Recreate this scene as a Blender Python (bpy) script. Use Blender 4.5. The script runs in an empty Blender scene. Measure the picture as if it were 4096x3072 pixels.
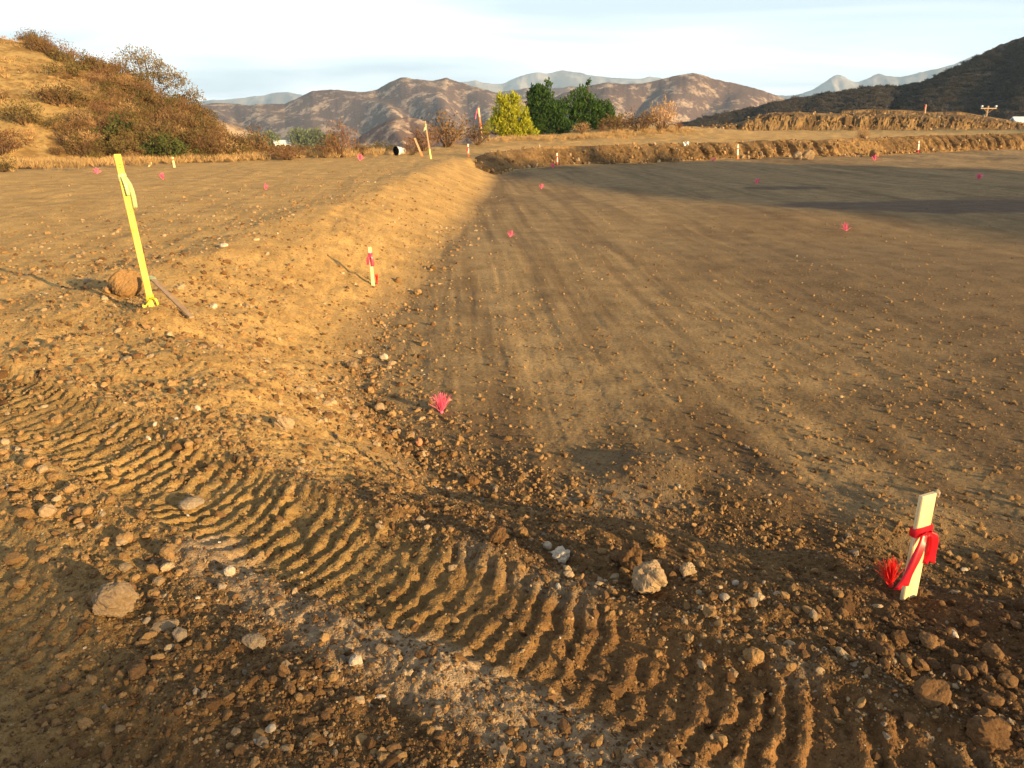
import bpy, bmesh, math, random
import numpy as np
from mathutils import Vector, Matrix
random.seed(7); RNG = np.random.default_rng(7)
R = math.radians
S = bpy.context.scene
C = S.collection

# ------------------------------------------------------------------ camera, sky, sun, exposure
CAMZ = 1.55; PITCH = R(20.2); FPX = 711.0
cam = bpy.data.cameras.new('camera'); cam.sensor_width = 36; cam.lens = FPX / 1024 * 36
cam.clip_start = 0.05; cam.clip_end = 30000
camo = bpy.data.objects.new('camera', cam); C.objects.link(camo)
camo.location = (0, 0, CAMZ); camo.rotation_euler = (math.pi / 2 - PITCH, 0, 0); S.camera = camo

SUN_AZ = R(128); SUN_EL = R(11.5)          # azimuth clockwise from straight ahead
sd = Vector((math.sin(SUN_AZ) * math.cos(SUN_EL), math.cos(SUN_AZ) * math.cos(SUN_EL), math.sin(SUN_EL)))
sun = bpy.data.lights.new('sun', 'SUN'); sun.energy = 5.0; sun.angle = R(0.53); sun.color = (1.0, 0.69, 0.32)
suno = bpy.data.objects.new('sun', sun); C.objects.link(suno)
suno.rotation_euler = sd.to_track_quat('Z', 'Y').to_euler(); suno.location = sd * 50

W = bpy.data.worlds.new('World'); S.world = W; W.use_nodes = True
wn = W.node_tree; wn.nodes.clear(); WL = wn.links.new
def wnode(t, **k):
    n = wn.nodes.new(t)
    for a, b in k.items(): setattr(n, a, b)
    return n
wo = wnode('ShaderNodeOutputWorld')
sky = wnode('ShaderNodeTexSky', sky_type='NISHITA', sun_disc=False, sun_elevation=SUN_EL, sun_rotation=SUN_AZ,
            altitude=300, air_density=1.0, dust_density=1.2, ozone_density=1.0)
bg1 = wnode('ShaderNodeBackground'); bg1.inputs[1].default_value = 0.05; WL(sky.outputs[0], bg1.inputs[0])
bg2 = wnode('ShaderNodeBackground'); bg2.inputs[1].default_value = 1.38
tc = wnode('ShaderNodeTexCoord'); sx = wnode('ShaderNodeSeparateXYZ'); WL(tc.outputs['Generated'], sx.inputs[0])
def wm(op, a, b=None, clamp=False):
    n = wnode('ShaderNodeMath', operation=op, use_clamp=clamp)
    for i, v in enumerate((a, b)):
        if v is None: continue
        if isinstance(v, (int, float)): n.inputs[i].default_value = v
        else: WL(v, n.inputs[i])
    return n.outputs[0]
zc = wm('MAXIMUM', sx.outputs[2], 0.0); den = wm('ADD', zc, 0.10)
cmb = wnode('ShaderNodeCombineXYZ')
WL(wm('DIVIDE', sx.outputs[0], den), cmb.inputs[0]); WL(wm('DIVIDE', sx.outputs[1], den), cmb.inputs[1])
mp = wnode('ShaderNodeMapping'); mp.inputs['Scale'].default_value = (0.30, 0.62, 1); mp.inputs['Rotation'].default_value = (0, 0, R(9))
mp.inputs['Location'].default_value = (2.3, 1.1, 0)
WL(cmb.outputs[0], mp.inputs[0])
cn = wnode('ShaderNodeTexNoise'); cn.inputs['Scale'].default_value = 1.0; cn.inputs['Detail'].default_value = 5
cn.inputs['Roughness'].default_value = 0.5; cn.inputs['Distortion'].default_value = 0.5; WL(mp.outputs[0], cn.inputs['Vector'])
cr = wnode('ShaderNodeMapRange'); cr.inputs[1].default_value = 0.34; cr.inputs[2].default_value = 0.60; WL(cn.outputs['Fac'], cr.inputs[0])
veil = wm('POWER', 2.718, wm('MULTIPLY', zc, -5.0))               # thicker veil of haze and cloud towards the horizon, all round
fac = wm('ADD', wm('MULTIPLY', cr.outputs[0], wm('ADD', wm('MULTIPLY', veil, 0.40), 0.13)), wm('MULTIPLY', veil, 0.70), clamp=True)
cc = wnode('ShaderNodeMix', data_type='RGBA'); cc.inputs[6].default_value = (0.66, 0.77, 0.94, 1); cc.inputs[7].default_value = (1.0, 0.98, 0.95, 1)
WL(cr.outputs[0], cc.inputs[0]); WL(cc.outputs[2], bg2.inputs[0])
mx = wnode('ShaderNodeMixShader'); WL(fac, mx.inputs[0]); WL(bg1.outputs[0], mx.inputs[1]); WL(bg2.outputs[0], mx.inputs[2])
WL(mx.outputs[0], wo.inputs[0])
W.cycles.sampling_method = 'AUTOMATIC'

S.view_settings.view_transform = 'Standard'; S.view_settings.look = 'None'
S.view_settings.exposure = 1.28; S.view_settings.gamma = 1; S.view_settings.use_curve_mapping = False
S.render.engine = 'CYCLES'; S.cycles.use_denoising = True
S.cycles.max_bounces = 6; S.cycles.diffuse_bounces = 3; S.cycles.volume_bounces = 0; S.cycles.transparent_max_bounces = 8

# ------------------------------------------------------------------ helpers
def tag(o, label=None, cat=None, group=None, kind=None):
    for k, v in (('label', label), ('category', cat), ('group', group), ('kind', kind)):
        if v: o[k] = v
    return o
def mkobj(name, verts, faces, mat=None, parent=None, smooth=False):
    me = bpy.data.meshes.new(name); me.from_pydata([tuple(v) for v in verts], [], [tuple(f) for f in faces]); me.update()
    if mat: me.materials.append(mat)
    if smooth: me.polygons.foreach_set('use_smooth', np.ones(len(me.polygons), bool))
    o = bpy.data.objects.new(name, me); C.objects.link(o); o.parent = parent
    return o
def grid_mesh(name, V, nu, nv, mat, wrap=False, smooth=True):
    """V (nu*nv,3) row-major [u][v]"""
    u = np.arange(nu if wrap else nu - 1)[:, None]; v = np.arange(nv - 1)[None, :]
    u2 = (u + 1) % nu
    q = np.stack([u * nv + v, u2 * nv + v, u2 * nv + v + 1, u * nv + v + 1], -1).reshape(-1, 4)
    me = bpy.data.meshes.new(name)
    me.vertices.add(len(V)); me.vertices.foreach_set('co', V.astype(np.float32).ravel())
    me.loops.add(q.size); me.loops.foreach_set('vertex_index', q.astype(np.int32).ravel())
    me.polygons.add(len(q)); me.polygons.foreach_set('loop_start', np.arange(0, q.size, 4, dtype=np.int32))
    me.polygons.foreach_set('use_smooth', np.full(len(q), smooth))
    me.update(calc_edges=True); me.materials.append(mat)
    o = bpy.data.objects.new(name, me); C.objects.link(o)
    return o
def set_color(me, name, col):
    a = me.attributes.new(name, 'FLOAT_COLOR', 'POINT')
    c = np.ones((len(col), 4), np.float32); c[:, :3] = col; a.data.foreach_set('color', c.ravel())
def empty(name, loc=(0, 0, 0)):
    e = bpy.data.objects.new(name, None); C.objects.link(e); e.location = loc; e.empty_display_size = 0.1
    return e

def _hash(ix, iy, seed):
    h = (ix.astype(np.int64) * 374761393 + iy.astype(np.int64) * 668265263 + seed * 1442695041) & 0xFFFFFFFF
    h = ((h ^ (h >> 13)) * 1274126177) & 0xFFFFFFFF
    h = h ^ (h >> 16)
    return (h & 0xFFFFFF) / float(0xFFFFFF)
def vn(x, y, seed=0):
    ix = np.floor(x); iy = np.floor(y); fx = x - ix; fy = y - iy
    fx = fx * fx * fx * (fx * (fx * 6 - 15) + 10); fy = fy * fy * fy * (fy * (fy * 6 - 15) + 10)
    a = _hash(ix, iy, seed); b = _hash(ix + 1, iy, seed); c = _hash(ix, iy + 1, seed); d = _hash(ix + 1, iy + 1, seed)
    return (a + (b - a) * fx) * (1 - fy) + (c + (d - c) * fx) * fy
def fbm(x, y, octv=4, seed=0, gain=0.5):
    t = 0; amp = 1; n = 0; x = np.asarray(x, float); y = np.asarray(y, float)
    for i in range(octv):
        t = t + amp * (vn(x, y, seed + i * 17) * 2 - 1); n += amp; amp *= gain
        x, y = (x * 0.8 - y * 0.6) * 2.03 + 3.1, (x * 0.6 + y * 0.8) * 2.03 + 1.7
    return t / n
def ss(a, b, x):
    t = np.clip((x - a) / (b - a), 0, 1); return t * t * (3 - 2 * t)
def polydist(x, y, pts):
    """distance, arc length, side-signed lateral to an open polyline"""
    P = np.asarray(pts, float); best = np.full(x.shape, 1e9); S_ = np.zeros(x.shape); L_ = np.zeros(x.shape); acc = 0
    for a, b in zip(P[:-1], P[1:]):
        d = b - a; l = math.hypot(*d); d = d / l
        s = np.clip((x - a[0]) * d[0] + (y - a[1]) * d[1], 0, l)
        px = x - a[0] - s * d[0]; py = y - a[1] - s * d[1]; dd = np.hypot(px, py)
        m = dd < best; best = np.where(m, dd, best); S_ = np.where(m, acc + s, S_)
        L_ = np.where(m, np.sign(d[0] * py - d[1] * px) * dd, L_); acc += l
    return best, S_, L_
def inside(x, y, pts):
    r = np.zeros(x.shape, bool); n = len(pts)
    for i in range(n):
        (x0, y0), (x1, y1) = pts[i], pts[(i + 1) % n]
        if y0 == y1: continue
        c = ((y0 > y) != (y1 > y)) & (x < (x1 - x0) * (y - y0) / (y1 - y0) + x0); r ^= c
    return r
def catmull(pts, n=6):
    P = [np.array(p, float) for p in pts]; P = [2 * P[0] - P[1]] + P + [2 * P[-1] - P[-2]]; out = []
    for i in range(1, len(P) - 2):
        for k in range(n):
            t = k / n; a, b, c, d = P[i - 1], P[i], P[i + 1], P[i + 2]
            out.append(0.5 * (2 * b + (c - a) * t + (2 * a - 5 * b + 4 * c - d) * t * t + (3 * b - a - 3 * c + d) * t ** 3))
    out.append(P[-2]); return np.array(out)

# ------------------------------------------------------------------ the shape of the ground
TOE = catmull([(-0.35, 31.0), (-0.75, 20.8), (-1.2, 9.9), (-1.36, 7.85), (-1.27, 5.9), (-1.05, 5.0), (-0.45, 3.95), (0.1, 3.55), (0.95, 3.25), (1.72, 2.85), (2.3, 2.6), (4, 2.0), (8, 0.9)], 4)
FOOT = [(75, 74), (39.4, 58.0), (29.5, 53.0), (22.7, 47.6), (18.4, 45.4), (14, 43.8), (6.9, 40.2), (2.2, 37.4), (0.5, 34.6), (-0.35, 31.0)]
PAD = [tuple(p) for p in TOE] + [(40, -8), (90, 20)] + FOOT[:-1]
TRACK = catmull([(-6.4, 5.6), (-4.3, 4.5), (-2.84, 3.68), (-1.84, 3.07), (-0.93, 2.49), (-0.3, 2.10), (0.15, 1.81), (0.52, 1.57), (0.87, 1.33), (1.7, 0.72), (3.0, -0.2)], 6)
DUST = catmull([(-1.15, 2.32), (-0.78, 1.98), (-0.28, 1.69), (0.02, 1.52), (0.38, 1.28), (0.9, 0.9)], 6)
def dust(x, y):
    d = polydist(x, y, DUST)[0]; return ss(0.19, 0.05, d + 0.11 * fbm(x * 5, y * 5, 3, 58) + 0.05 * fbm(x * 16, y * 16, 2, 59))
TRACK2 = catmull([(-4.2, 4.3), (-2.6, 2.75), (-1.55, 1.75), (-0.9, 1.18), (0.2, 0.3)], 5)
ZL = -0.50
def bars(x, y, line, w, sp, seed, chev):
    d, s, n = polydist(x, y, line)
    m = ss(w * 0.55, w * 0.46, d)
    q = n / (w * 0.5)
    ph = s / sp + chev * (q * q) + 0.45 * q + 0.50 * fbm(x * 2.2, y * 2.2, 3, seed) + 0.22 * fbm(x * 17, y * 17, 2, seed + 1)
    f = ph - np.floor(ph)
    prof = np.where(f < 0.22, f / 0.22, np.where(f < 0.40, 1.0, np.clip(1 - (f - 0.40) / 0.42, 0, 1)))
    prof = prof * prof * (3 - 2 * prof)
    prof = prof * (0.25 + 1.0 * vn(x * 5.5 + 7, y * 5.5, seed + 5)) * (0.7 + 0.6 * vn(x * 24, y * 24, seed + 6)) * ss(0.0, 0.30, vn(np.floor(ph) * 7.7, q * 2.6 + 9, seed + 9) + 0.02) * ss(0.0, 0.25, vn(x * 2.1, y * 2.1, seed + 11))
    prof = np.clip(prof + 0.22 * fbm(x * 26, y * 26, 3, seed + 12) + 0.14 * fbm(x * 60, y * 60, 2, seed + 13), -0.3, 2)
    return m, prof, q, d
def height(x, y, detail=True):
    x = np.asarray(x, float); y = np.asarray(y, float)
    wx = x + 0.10 * fbm(x * 1.1, y * 1.1, 3, 3) * np.clip(8 / (np.hypot(x, y) + 1), 0.3, 1.0)
    wy = y + 0.10 * fbm(x * 1.1 + 9, y * 1.1, 3, 4)
    d1, s1, _ = polydist(wx, wy, TOE); d2, s2, _ = polydist(x, y, FOOT)
    ins = inside(wx, wy, PAD)
    # upper levels
    zu = 0.02 + 0.11 * ss(0.5, -3, x) * ss(1.5, 5, y) - 0.0035 * np.clip(-x - 4, 0, 20)
    bench = 0.22 + 0.33 * ss(35, 56, y) + 0.28 * ss(55, 71, y) + 0.50 * ss(50, 60, y) * ss(2, 9, x) * ss(24, 12, x)
    wide = ss(28, 42, y + 0.55 * np.clip(x + 3, -8, 30)) * ss(-10, -1.5, x + 0 * y)
    wide = np.maximum(wide, ss(8, 20, x) * ss(12, 30, y))
    up = zu * (1 - wide) + bench * wide
    # left and near slopes
    wsl = 1.15 + 0.95 * ss(4.2, 6.5, y) * ss(1.5, -0.5, x)
    t1 = np.clip(d1 / wsl, 0, 1); pr1 = t1 * t1 * (3 - 2 * t1) * 0.65 + 0.35 * np.sin(t1 * math.pi / 2)
    t2 = np.clip((d2 - 0.85) / 1.0, 0, 1); pr2 = t2 * t2 * (3 - 2 * t2)
    pr = np.where(ins, 0, np.minimum(np.where(d1 < d2 + 0.2, pr1, 1), np.where(d2 < d1 + 3, pr2, 1)))
    zl = ZL + 0.0022 * np.clip(x - 2, 0, 60)
    # slow rolls of the graded floor
    roll = 0.030 * np.sin((y + 0.18 * x + 1.2 * fbm(x * 0.12, y * 0.12, 2, 71)) * 0.85 - 2.0) * ss(4, 9, y) * ss(40, 16, y) \
         + 0.05 * fbm(x * 0.22, y * 0.16, 3, 72) * ss(3, 8, y)
    strk = fbm(x * 1.5 + 0.10 * y, y * 0.13, 4, 31)
    strk2 = fbm(x * 5.0 + 0.4 * y, y * 0.35, 3, 33)
    near = np.clip(1.2 - np.hypot(x, y) / 22, 0.25, 1)
    low = zl + roll + 0.012 * strk + 0.009 * strk2 + 0.006 * fbm(x * 11 + 1.0 * y, y * 0.8, 2, 37) * ss(20, 8, y)
    sx_ = x * 0.985 + y * 0.10
    upd = 0.020 * fbm(sx_ * 1.5, y * 0.14, 4, 41) * ss(5, 8, y) + 0.013 * fbm(sx_ * 5, y * 0.45, 3, 43) * ss(4, 7, y)
    z = low + (up + upd - low) * pr
    # lip of loose earth along the crest
    onl = (~ins) & (y > 4.0) & (y < 30)
    z = z + np.where(onl, ss(4.2, 6.0, y) * 0.05 * np.exp(-((d1 - 2.2) / 0.45) ** 2) * (0.5 + vn(x * 1.2, y * 1.2, 51)), 0)
    # little heap the lath stands in
    z = z + 0.10 * np.exp(-(((x + 2.75) / 0.33) ** 2 + ((y - 5.35) / 0.28) ** 2))
    # spoil pushed along the near crest and mounds right
    z = z + np.where(y < 4.5, 0.075 * np.exp(-((d1 - 0.55) / 0.30) ** 2) * ss(-0.4, 0.8, x) * (0.4 + 1.1 * vn(x * 2.3, y * 2.3, 53)), 0)
    z = z + 0.10 * np.exp(-(((x - 2.15) / 0.55) ** 2 + ((y - 1.75) / 0.35) ** 2)) * (0.5 + vn(x * 4, y * 4, 54))
    # tread tracks pressed by wheels
    r = np.hypot(x, y)
    if detail:
        for line, w, sp, sd_, dep, amp in ((TRACK, 0.50, 0.076, 61, 0.034, 0.020), (TRACK2, 0.42, 0.085, 65, 0.02, 0.008)):
            sel = np.flatnonzero(r < 8.5)
            if not len(sel): continue
            xs, ys = x.ravel()[sel], y.ravel()[sel]
            m, prof, q, dd = bars(xs, ys, line, w, sp, sd_, 0.55); zf = z.ravel(); zs = zf[sel]
            zf[sel] = zs - dep * m * (1 - 0.3 * q * q) + m * amp * prof + 0.034 * np.exp(-((dd - w * 0.60) / 0.075) ** 2) * (0.15 + 1.1 * vn((xs * 0.8 - ys * 0.6) * 5, (xs * 0.6 + ys * 0.8) * 5, sd_ + 3) * vn(xs * 1.7, ys * 1.7, sd_ + 4) * 1.6); z = zf.reshape(x.shape)
        tm = ss(0.30, 0.22, polydist(x, y, TRACK)[0]); tm2 = ss(0.30, 0.2, polydist(x, y, TRACK2)[0])
        loose = (1 - pr) * 0.32 + pr * 1.0
        loose = loose * (1 - 0.5 * np.maximum(tm, tm2)) * ss(14, 3, r) + 0.12
        slope_r = ss(0.02, 0.25, pr) * ss(1.05, 0.8, pr) * ss(26, 8, y)
        z = z + slope_r * (0.028 * np.abs(fbm(x * 5, y * 5, 3, 86)) + 0.012 * fbm(x * 16, y * 16, 2, 87))
        z = z + ss(0.5, 0.9, pr) * ss(30, 10, r) * ss(3.5, 5.5, r) * (0.016 * np.abs(fbm(x * 7, y * 4, 3, 88)) + 0.012 * fbm(x * 2.2, y * 1.2, 3, 89))
        z = z + loose * (0.030 * fbm(x * 3.0, y * 3.0, 3, 81) + 0.016 * np.abs(fbm(x * 11, y * 11, 3, 82)) + 0.007 * fbm(x * 34, y * 34, 2, 83) * ss(9, 3, r))
        z = z + 0.030 * fbm(x * 0.9, y * 0.9, 3, 84) * ss(0, 0.5, pr) 
        z = z + ss(22, 45, y) * wide * 0.14 * fbm(x * 0.5, y * 0.5, 4, 85)
    # where the site ends the land falls into the valley
    ye = np.interp(x, [-60, -14, -9, -5, -2.2, 0, 5, 15, 40, 90, 400], [33, 36, 37, 40, 46, 56, 66, 84, 118, 160, 600])
    back = np.clip(r - 40, 0, None) * ss(10, -30, y)
    fall = np.clip(y - ye, 0, None)
    z = z - np.where(fall > 0, 38 * (1 - np.exp(-fall * 0.35 / 38)) * ss(0, 3, fall), 0)
    return z

# rays of the photograph, used to find where on the ground a thing stands
cp, sp_ = math.cos(PITCH), math.sin(PITCH)
def ray(px, py):
    u = (px - 512) / FPX; v = (384 - py) / FPX
    return np.array([u, cp + v * sp_, -sp_ + v * cp])
def at(px, py, tmax=140):
    d = ray(px, py); t = np.concatenate([np.arange(1.0, 14, 0.15), np.arange(14, tmax, 0.8)])
    p = d[None, :] * t[:, None]; h = height(p[:, 0], p[:, 1], False)
    below = (p[:, 2] + CAMZ) <= h
    i = np.argmax(below) if below.any() else len(t) - 1
    t = np.linspace(t[max(i - 2, 0)], t[min(i + 1, len(t) - 1)], 40); p = d[None, :] * t[:, None]; h = height(p[:, 0], p[:, 1])
    below = (p[:, 2] + CAMZ) <= h; i = np.argmax(below) if below.any() else len(t) - 1
    return Vector((p[i, 0], p[i, 1], h[i]))
def at_dist(px, py, y):
    d = ray(px, py); t = y / d[1]; return Vector((d[0] * t, y, d[2] * t + CAMZ))
def up_len(p, row, px=None):
    """height above p at which the picture row is reached"""
    v = (384 - row) / FPX; k = (-sp_ + v * cp) / (cp + v * sp_)
    return p.y * k + CAMZ - p.z

# ------------------------------------------------------------------ materials
def mat(name):
    m = bpy.data.materials.new(name); m.use_nodes = True; nt = m.node_tree
    b = nt.nodes['Principled BSDF']; b.inputs['Roughness'].default_value = 0.95
    b.inputs['Specular IOR Level'].default_value = 0.15
    return m, nt, b
def N(nt, t, **k):
    n = nt.nodes.new(t)
    for a, b in k.items(): setattr(n, a, b)
    return n
def noise(nt, scale, detail=4, rough=0.55, coord='Object', vec=None):
    n = N(nt, 'ShaderNodeTexNoise'); n.inputs['Scale'].default_value = scale; n.inputs['Detail'].default_value = detail; n.inputs['Roughness'].default_value = rough
    if vec is None:
        t = N(nt, 'ShaderNodeTexCoord'); vec = t.outputs[coord]
    nt.links.new(vec, n.inputs['Vector']); return n
def ramp(nt, src, stops):
    r = N(nt, 'ShaderNodeValToRGB'); e = r.color_ramp.elements
    while len(e) < len(stops): e.new(0.5)
    for i, (p, c) in enumerate(stops): e[i].position = p; e[i].color = (*c, 1) if len(c) == 3 else c
    nt.links.new(src, r.inputs[0]); return r.outputs[0]
def mixc(nt, fac, a, b, blend='MIX'):
    m = N(nt, 'ShaderNodeMix', data_type='RGBA', blend_type=blend)
    for i, v in ((0, fac), (6, a), (7, b)):
        if isinstance(v, (int, float)): m.inputs[i].default_value = v
        elif isinstance(v, tuple): m.inputs[i].default_value = (*v, 1)
        else: nt.links.new(v, m.inputs[i])
    return m.outputs[2]
def bump(nt, b, src, strength, dist):
    n = N(nt, 'ShaderNodeBump'); n.inputs['Strength'].default_value = strength; n.inputs['Distance'].default_value = dist
    nt.links.new(src, n.inputs['Height']); nt.links.new(n.outputs[0], b.inputs['Normal']); return n
def simple(name, col, var=0.25, scale=30, rough=0.9, bmp=0.0, bd=0.002):
    m, nt, b = mat(name); n = noise(nt, scale, 5)
    lo = tuple(c * (1 - var) for c in col); hi = tuple(min(1, c * (1 + var)) for c in col)
    nt.links.new(ramp(nt, n.outputs['Fac'], [(0.3, lo), (0.7, hi)]), b.inputs['Base Color'])
    b.inputs['Roughness'].default_value = rough
    if bmp: bump(nt, b, n.outputs['Fac'], bmp, bd)
    return m
def soil_mat(name, attr=True, col=(0.3, 0.2, 0.1), fine=1.0):
    m, nt, b = mat(name)
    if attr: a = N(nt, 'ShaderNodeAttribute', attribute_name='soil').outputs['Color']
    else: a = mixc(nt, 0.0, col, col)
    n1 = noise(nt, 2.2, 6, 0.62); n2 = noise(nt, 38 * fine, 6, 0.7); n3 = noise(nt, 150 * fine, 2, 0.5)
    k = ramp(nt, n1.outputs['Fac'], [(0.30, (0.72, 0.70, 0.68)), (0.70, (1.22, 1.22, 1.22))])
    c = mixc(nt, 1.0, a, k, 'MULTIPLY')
    k2 = ramp(nt, n2.outputs['Fac'], [(0.34, (0.62, 0.58, 0.54)), (0.52, (1.0, 1.0, 1.0)), (0.70, (1.30, 1.30, 1.30))])
    c = mixc(nt, 1.0, c, k2, 'MULTIPLY')
    fl = ramp(nt, n3.outputs['Fac'], [(0.70, (0, 0, 0)), (0.76, (1, 1, 1))])
    c = mixc(nt, mixc(nt, 1.0, fl, (0.35, 0.35, 0.35), 'MULTIPLY'), c, (0.55, 0.47, 0.36))
    nt.links.new(c, b.inputs['Base Color'])
    bb = N(nt, 'ShaderNodeMath', operation='ADD'); nt.links.new(n2.outputs['Fac'], bb.inputs[0]); nt.links.new(n3.outputs['Fac'], bb.inputs[1])
    bump(nt, b, bb.outputs[0], 0.75, 0.010 / fine)
    return m
def rock_mat(name, col, col2):
    m, nt, b = mat(name); n1 = noise(nt, 14, 6, 0.65); n2 = noise(nt, 70, 4, 0.6)
    oi = N(nt, 'ShaderNodeObjectInfo')
    c = ramp(nt, n1.outputs['Fac'], [(0.32, col), (0.66, col2)])
    c = mixc(nt, 1.0, c, ramp(nt, oi.outputs['Random'], [(0, (0.66, 0.62, 0.58)), (1, (1.25, 1.25, 1.22))]), 'MULTIPLY')
    c = mixc(nt, 1.0, c, ramp(nt, n2.outputs['Fac'], [(0.3, (0.7, 0.68, 0.66)), (0.65, (1.12, 1.12, 1.12))]), 'MULTIPLY')
    nt.links.new(c, b.inputs['Base Color']); bump(nt, b, n2.outputs['Fac'], 0.6, 0.006)
    return m
def leaf_mat(name, a, b_, trans=0.35, rnd=0.5):
    m, nt, b = mat(name); n = noise(nt, 3.0, 3); oi = N(nt, 'ShaderNodeObjectInfo')
    c = ramp(nt, n.outputs['Fac'], [(0.3, a), (0.7, b_)])
    c = mixc(nt, 1.0, c, ramp(nt, oi.outputs['Random'], [(0, (1 - rnd * .5,) * 3), (1, (1 + rnd * .5, 1 + rnd * .4, 1 + rnd * .3))]), 'MULTIPLY')
    nt.links.new(c, b.inputs['Base Color'])
    tr = N(nt, 'ShaderNodeBsdfTranslucent'); nt.links.new(c, tr.inputs[0])
    mx = N(nt, 'ShaderNodeMixShader'); mx.inputs[0].default_value = trans
    out = nt.nodes['Material Output']; nt.links.new(b.outputs[0], mx.inputs[1]); nt.links.new(tr.outputs[0], mx.inputs[2]); nt.links.new(mx.outputs[0], out.inputs[0])
    return m
M = {}
M['soil'] = soil_mat('soil')
M['bank'] = soil_mat('bank_soil', True, fine=0.25)
M['clod'] = rock_mat('clod_earth', (0.215, 0.125, 0.052), (0.35, 0.22, 0.10))
M['damp'] = rock_mat('damp_clod', (0.10, 0.055, 0.026), (0.20, 0.115, 0.052))
M['pale'] = rock_mat('pale_stone', (0.27, 0.19, 0.11), (0.42, 0.315, 0.20))
M['grey'] = rock_mat('grey_stone', (0.20, 0.15, 0.105), (0.31, 0.25, 0.18))
M['white'] = rock_mat('white_stone', (0.42, 0.35, 0.26), (0.60, 0.53, 0.43))
M['red'] = rock_mat('reddish_stone', (0.34, 0.14, 0.07), (0.48, 0.22, 0.12))

# ------------------------------------------------------------------ ground sheet
def build_ground():
    fine = np.linspace(R(-43), R(43), 880); step = fine[1] - fine[0]
    coarse = np.linspace(R(43), R(317), 90)[1:-1]
    az = np.concatenate([fine, coarse])
    rr = [0.25, 0.5, 0.75, 0.95, 1.1]
    while rr[-1] < 110:
        r = rr[-1]; rr.append(r + min(0.00165 * 1.5 * (1 + (r / 1.55) ** 2), 0.0085 * r))
    while rr[-1] < 12000: rr.append(rr[-1] * 1.16)
    rr = np.array(rr)
    A, Rr = np.meshgrid(az, rr, indexing='ij')
    x = (np.sin(A) * Rr).ravel(); y = (np.cos(A) * Rr).ravel(); r = Rr.ravel()
    z = height(x, y)
    V = np.stack([x, y, z], -1)
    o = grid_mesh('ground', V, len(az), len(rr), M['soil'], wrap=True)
    tag(o, kind='structure')
    # colours of the soil, with some shade painted into them
    d1, s1, _ = polydist(x, y, TOE); ins = inside(x, y, PAD)
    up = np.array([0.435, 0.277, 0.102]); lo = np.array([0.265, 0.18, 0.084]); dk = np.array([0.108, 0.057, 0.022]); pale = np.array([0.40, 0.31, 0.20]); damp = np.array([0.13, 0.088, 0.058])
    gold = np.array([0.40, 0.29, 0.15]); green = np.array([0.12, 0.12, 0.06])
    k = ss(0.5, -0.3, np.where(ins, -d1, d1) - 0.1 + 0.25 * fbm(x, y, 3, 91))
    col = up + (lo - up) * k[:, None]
    def blend(c, m): nonlocal col; col = col + (c - col) * np.clip(m, 0, 1)[:, None]
    st = 0.45 * fbm(x * 1.6 + 0.10 * y, y * 0.12, 3, 31) + 0.75 * fbm(x * 6.5 + 0.5 * y, y * 0.22, 3, 35); blend(np.array([0.15, 0.095, 0.045]), k * 0.55 * ss(-0.05, 0.40, st)); 
    st2 = fbm(x * 0.35 + 3, y * 0.30, 4, 93); blend(np.array([0.15, 0.095, 0.045]), k * 0.6 * ss(0.05, 0.4, st2)); blend(np.array([0.105, 0.066, 0.032]), 0.85 * k * ss(-0.9, 0.6, x) * ss(5.6, 4.0, y - 0.12 * x + 0.7 * fbm(x * 0.8, y * 0.8, 3, 105)))  # last blend paints the near bank's soft shadow into the floor
    blend(lo * 1.25, k * 0.6 * ss(0.05, 0.35, fbm(x * 1.0 + 0.1 * y + 7, y * 0.1, 3, 94)))
    blend(np.array([0.155, 0.102, 0.05]), 0.8 * k * ss(1.2, 5.0, x + 0.6 * fbm(x * .4, y * .4, 3, 104)) * ss(22, 8, y))                    # floor darker towards the right
    blend(dk, (0.45 + 0.45 * ss(-1.7, -0.7, x)) * ss(4.4, 2.4, r + 0.8 * fbm(x * 0.9, y * 0.9, 3, 95)) * (1 - 0.2 * k))      # freshly turned dark earth, deepened to stand in for shade near the camera
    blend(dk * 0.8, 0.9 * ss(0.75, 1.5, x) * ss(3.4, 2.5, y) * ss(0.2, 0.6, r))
    t1 = polydist(x, y, TRACK); a1 = np.abs(t1[0] - 0.38)
    blend(up * 0.66, 0.85 * ss(0.32, 0.22, t1[0]) * ss(0.9, -1.0, x)); blend(dk * 1.55, 0.8 * ss(0.32, 0.22, t1[0]) * ss(-0.7, 0.5, x))
    pl = vn(x * 1.6, y * 1.6, 97) * 0.6 + 0.5 * vn(x * 6, y * 6, 98)
    blend(pale * 0.62, 0.6 * ss(0.12, 0.03, np.abs(t1[0] - 0.27)) * ss(0.4, 0.7, pl) * ss(-1.2, -0.3, x) * ss(1.6, 0.9, x))
    blend(np.array([0.31, 0.22, 0.13]), 0.8 * dust(x, y))
    blend(pale * 0.7, 0.55 * np.exp(-(((x - 0.55) / 0.6) ** 2 + ((y - 3.55) / 0.3) ** 2)) * ss(0.45, 0.8, pl + .1))
    for px, py, rx, ry, q in ((985, 206, 5.2, 1.7, 0.95), (790, 188, 1.5, 0.55, 0.9), (1060, 208, 4, 1.6, .9)):
        c = at(px, py); e = ((x - c.x) / rx) ** 2 + ((y - c.y) / ry) ** 2 + 0.5 * fbm(x * 0.5, y * 0.7, 3, 99); blend(damp, q * ss(1.15, 0.85, e))
    d3, s3, n3 = polydist(x, y, [(-30, 16), (-15.5, 23.0), (-12, 28.5), (-9, 33), (-6, 37)])
    gm = ss(-0.8, 0.8, n3 + 1.0 * fbm(x * 0.6, y * 0.6, 3, 101)); blend(gold, 0.85 * gm * (y > 8) * ss(-2, -5, x))
    sc = ss(50, 75, r) * ss(46, 60, y + 0.3 * np.abs(x)); blend(green, sc * 0.8 * ss(64, 90, r))
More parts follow.
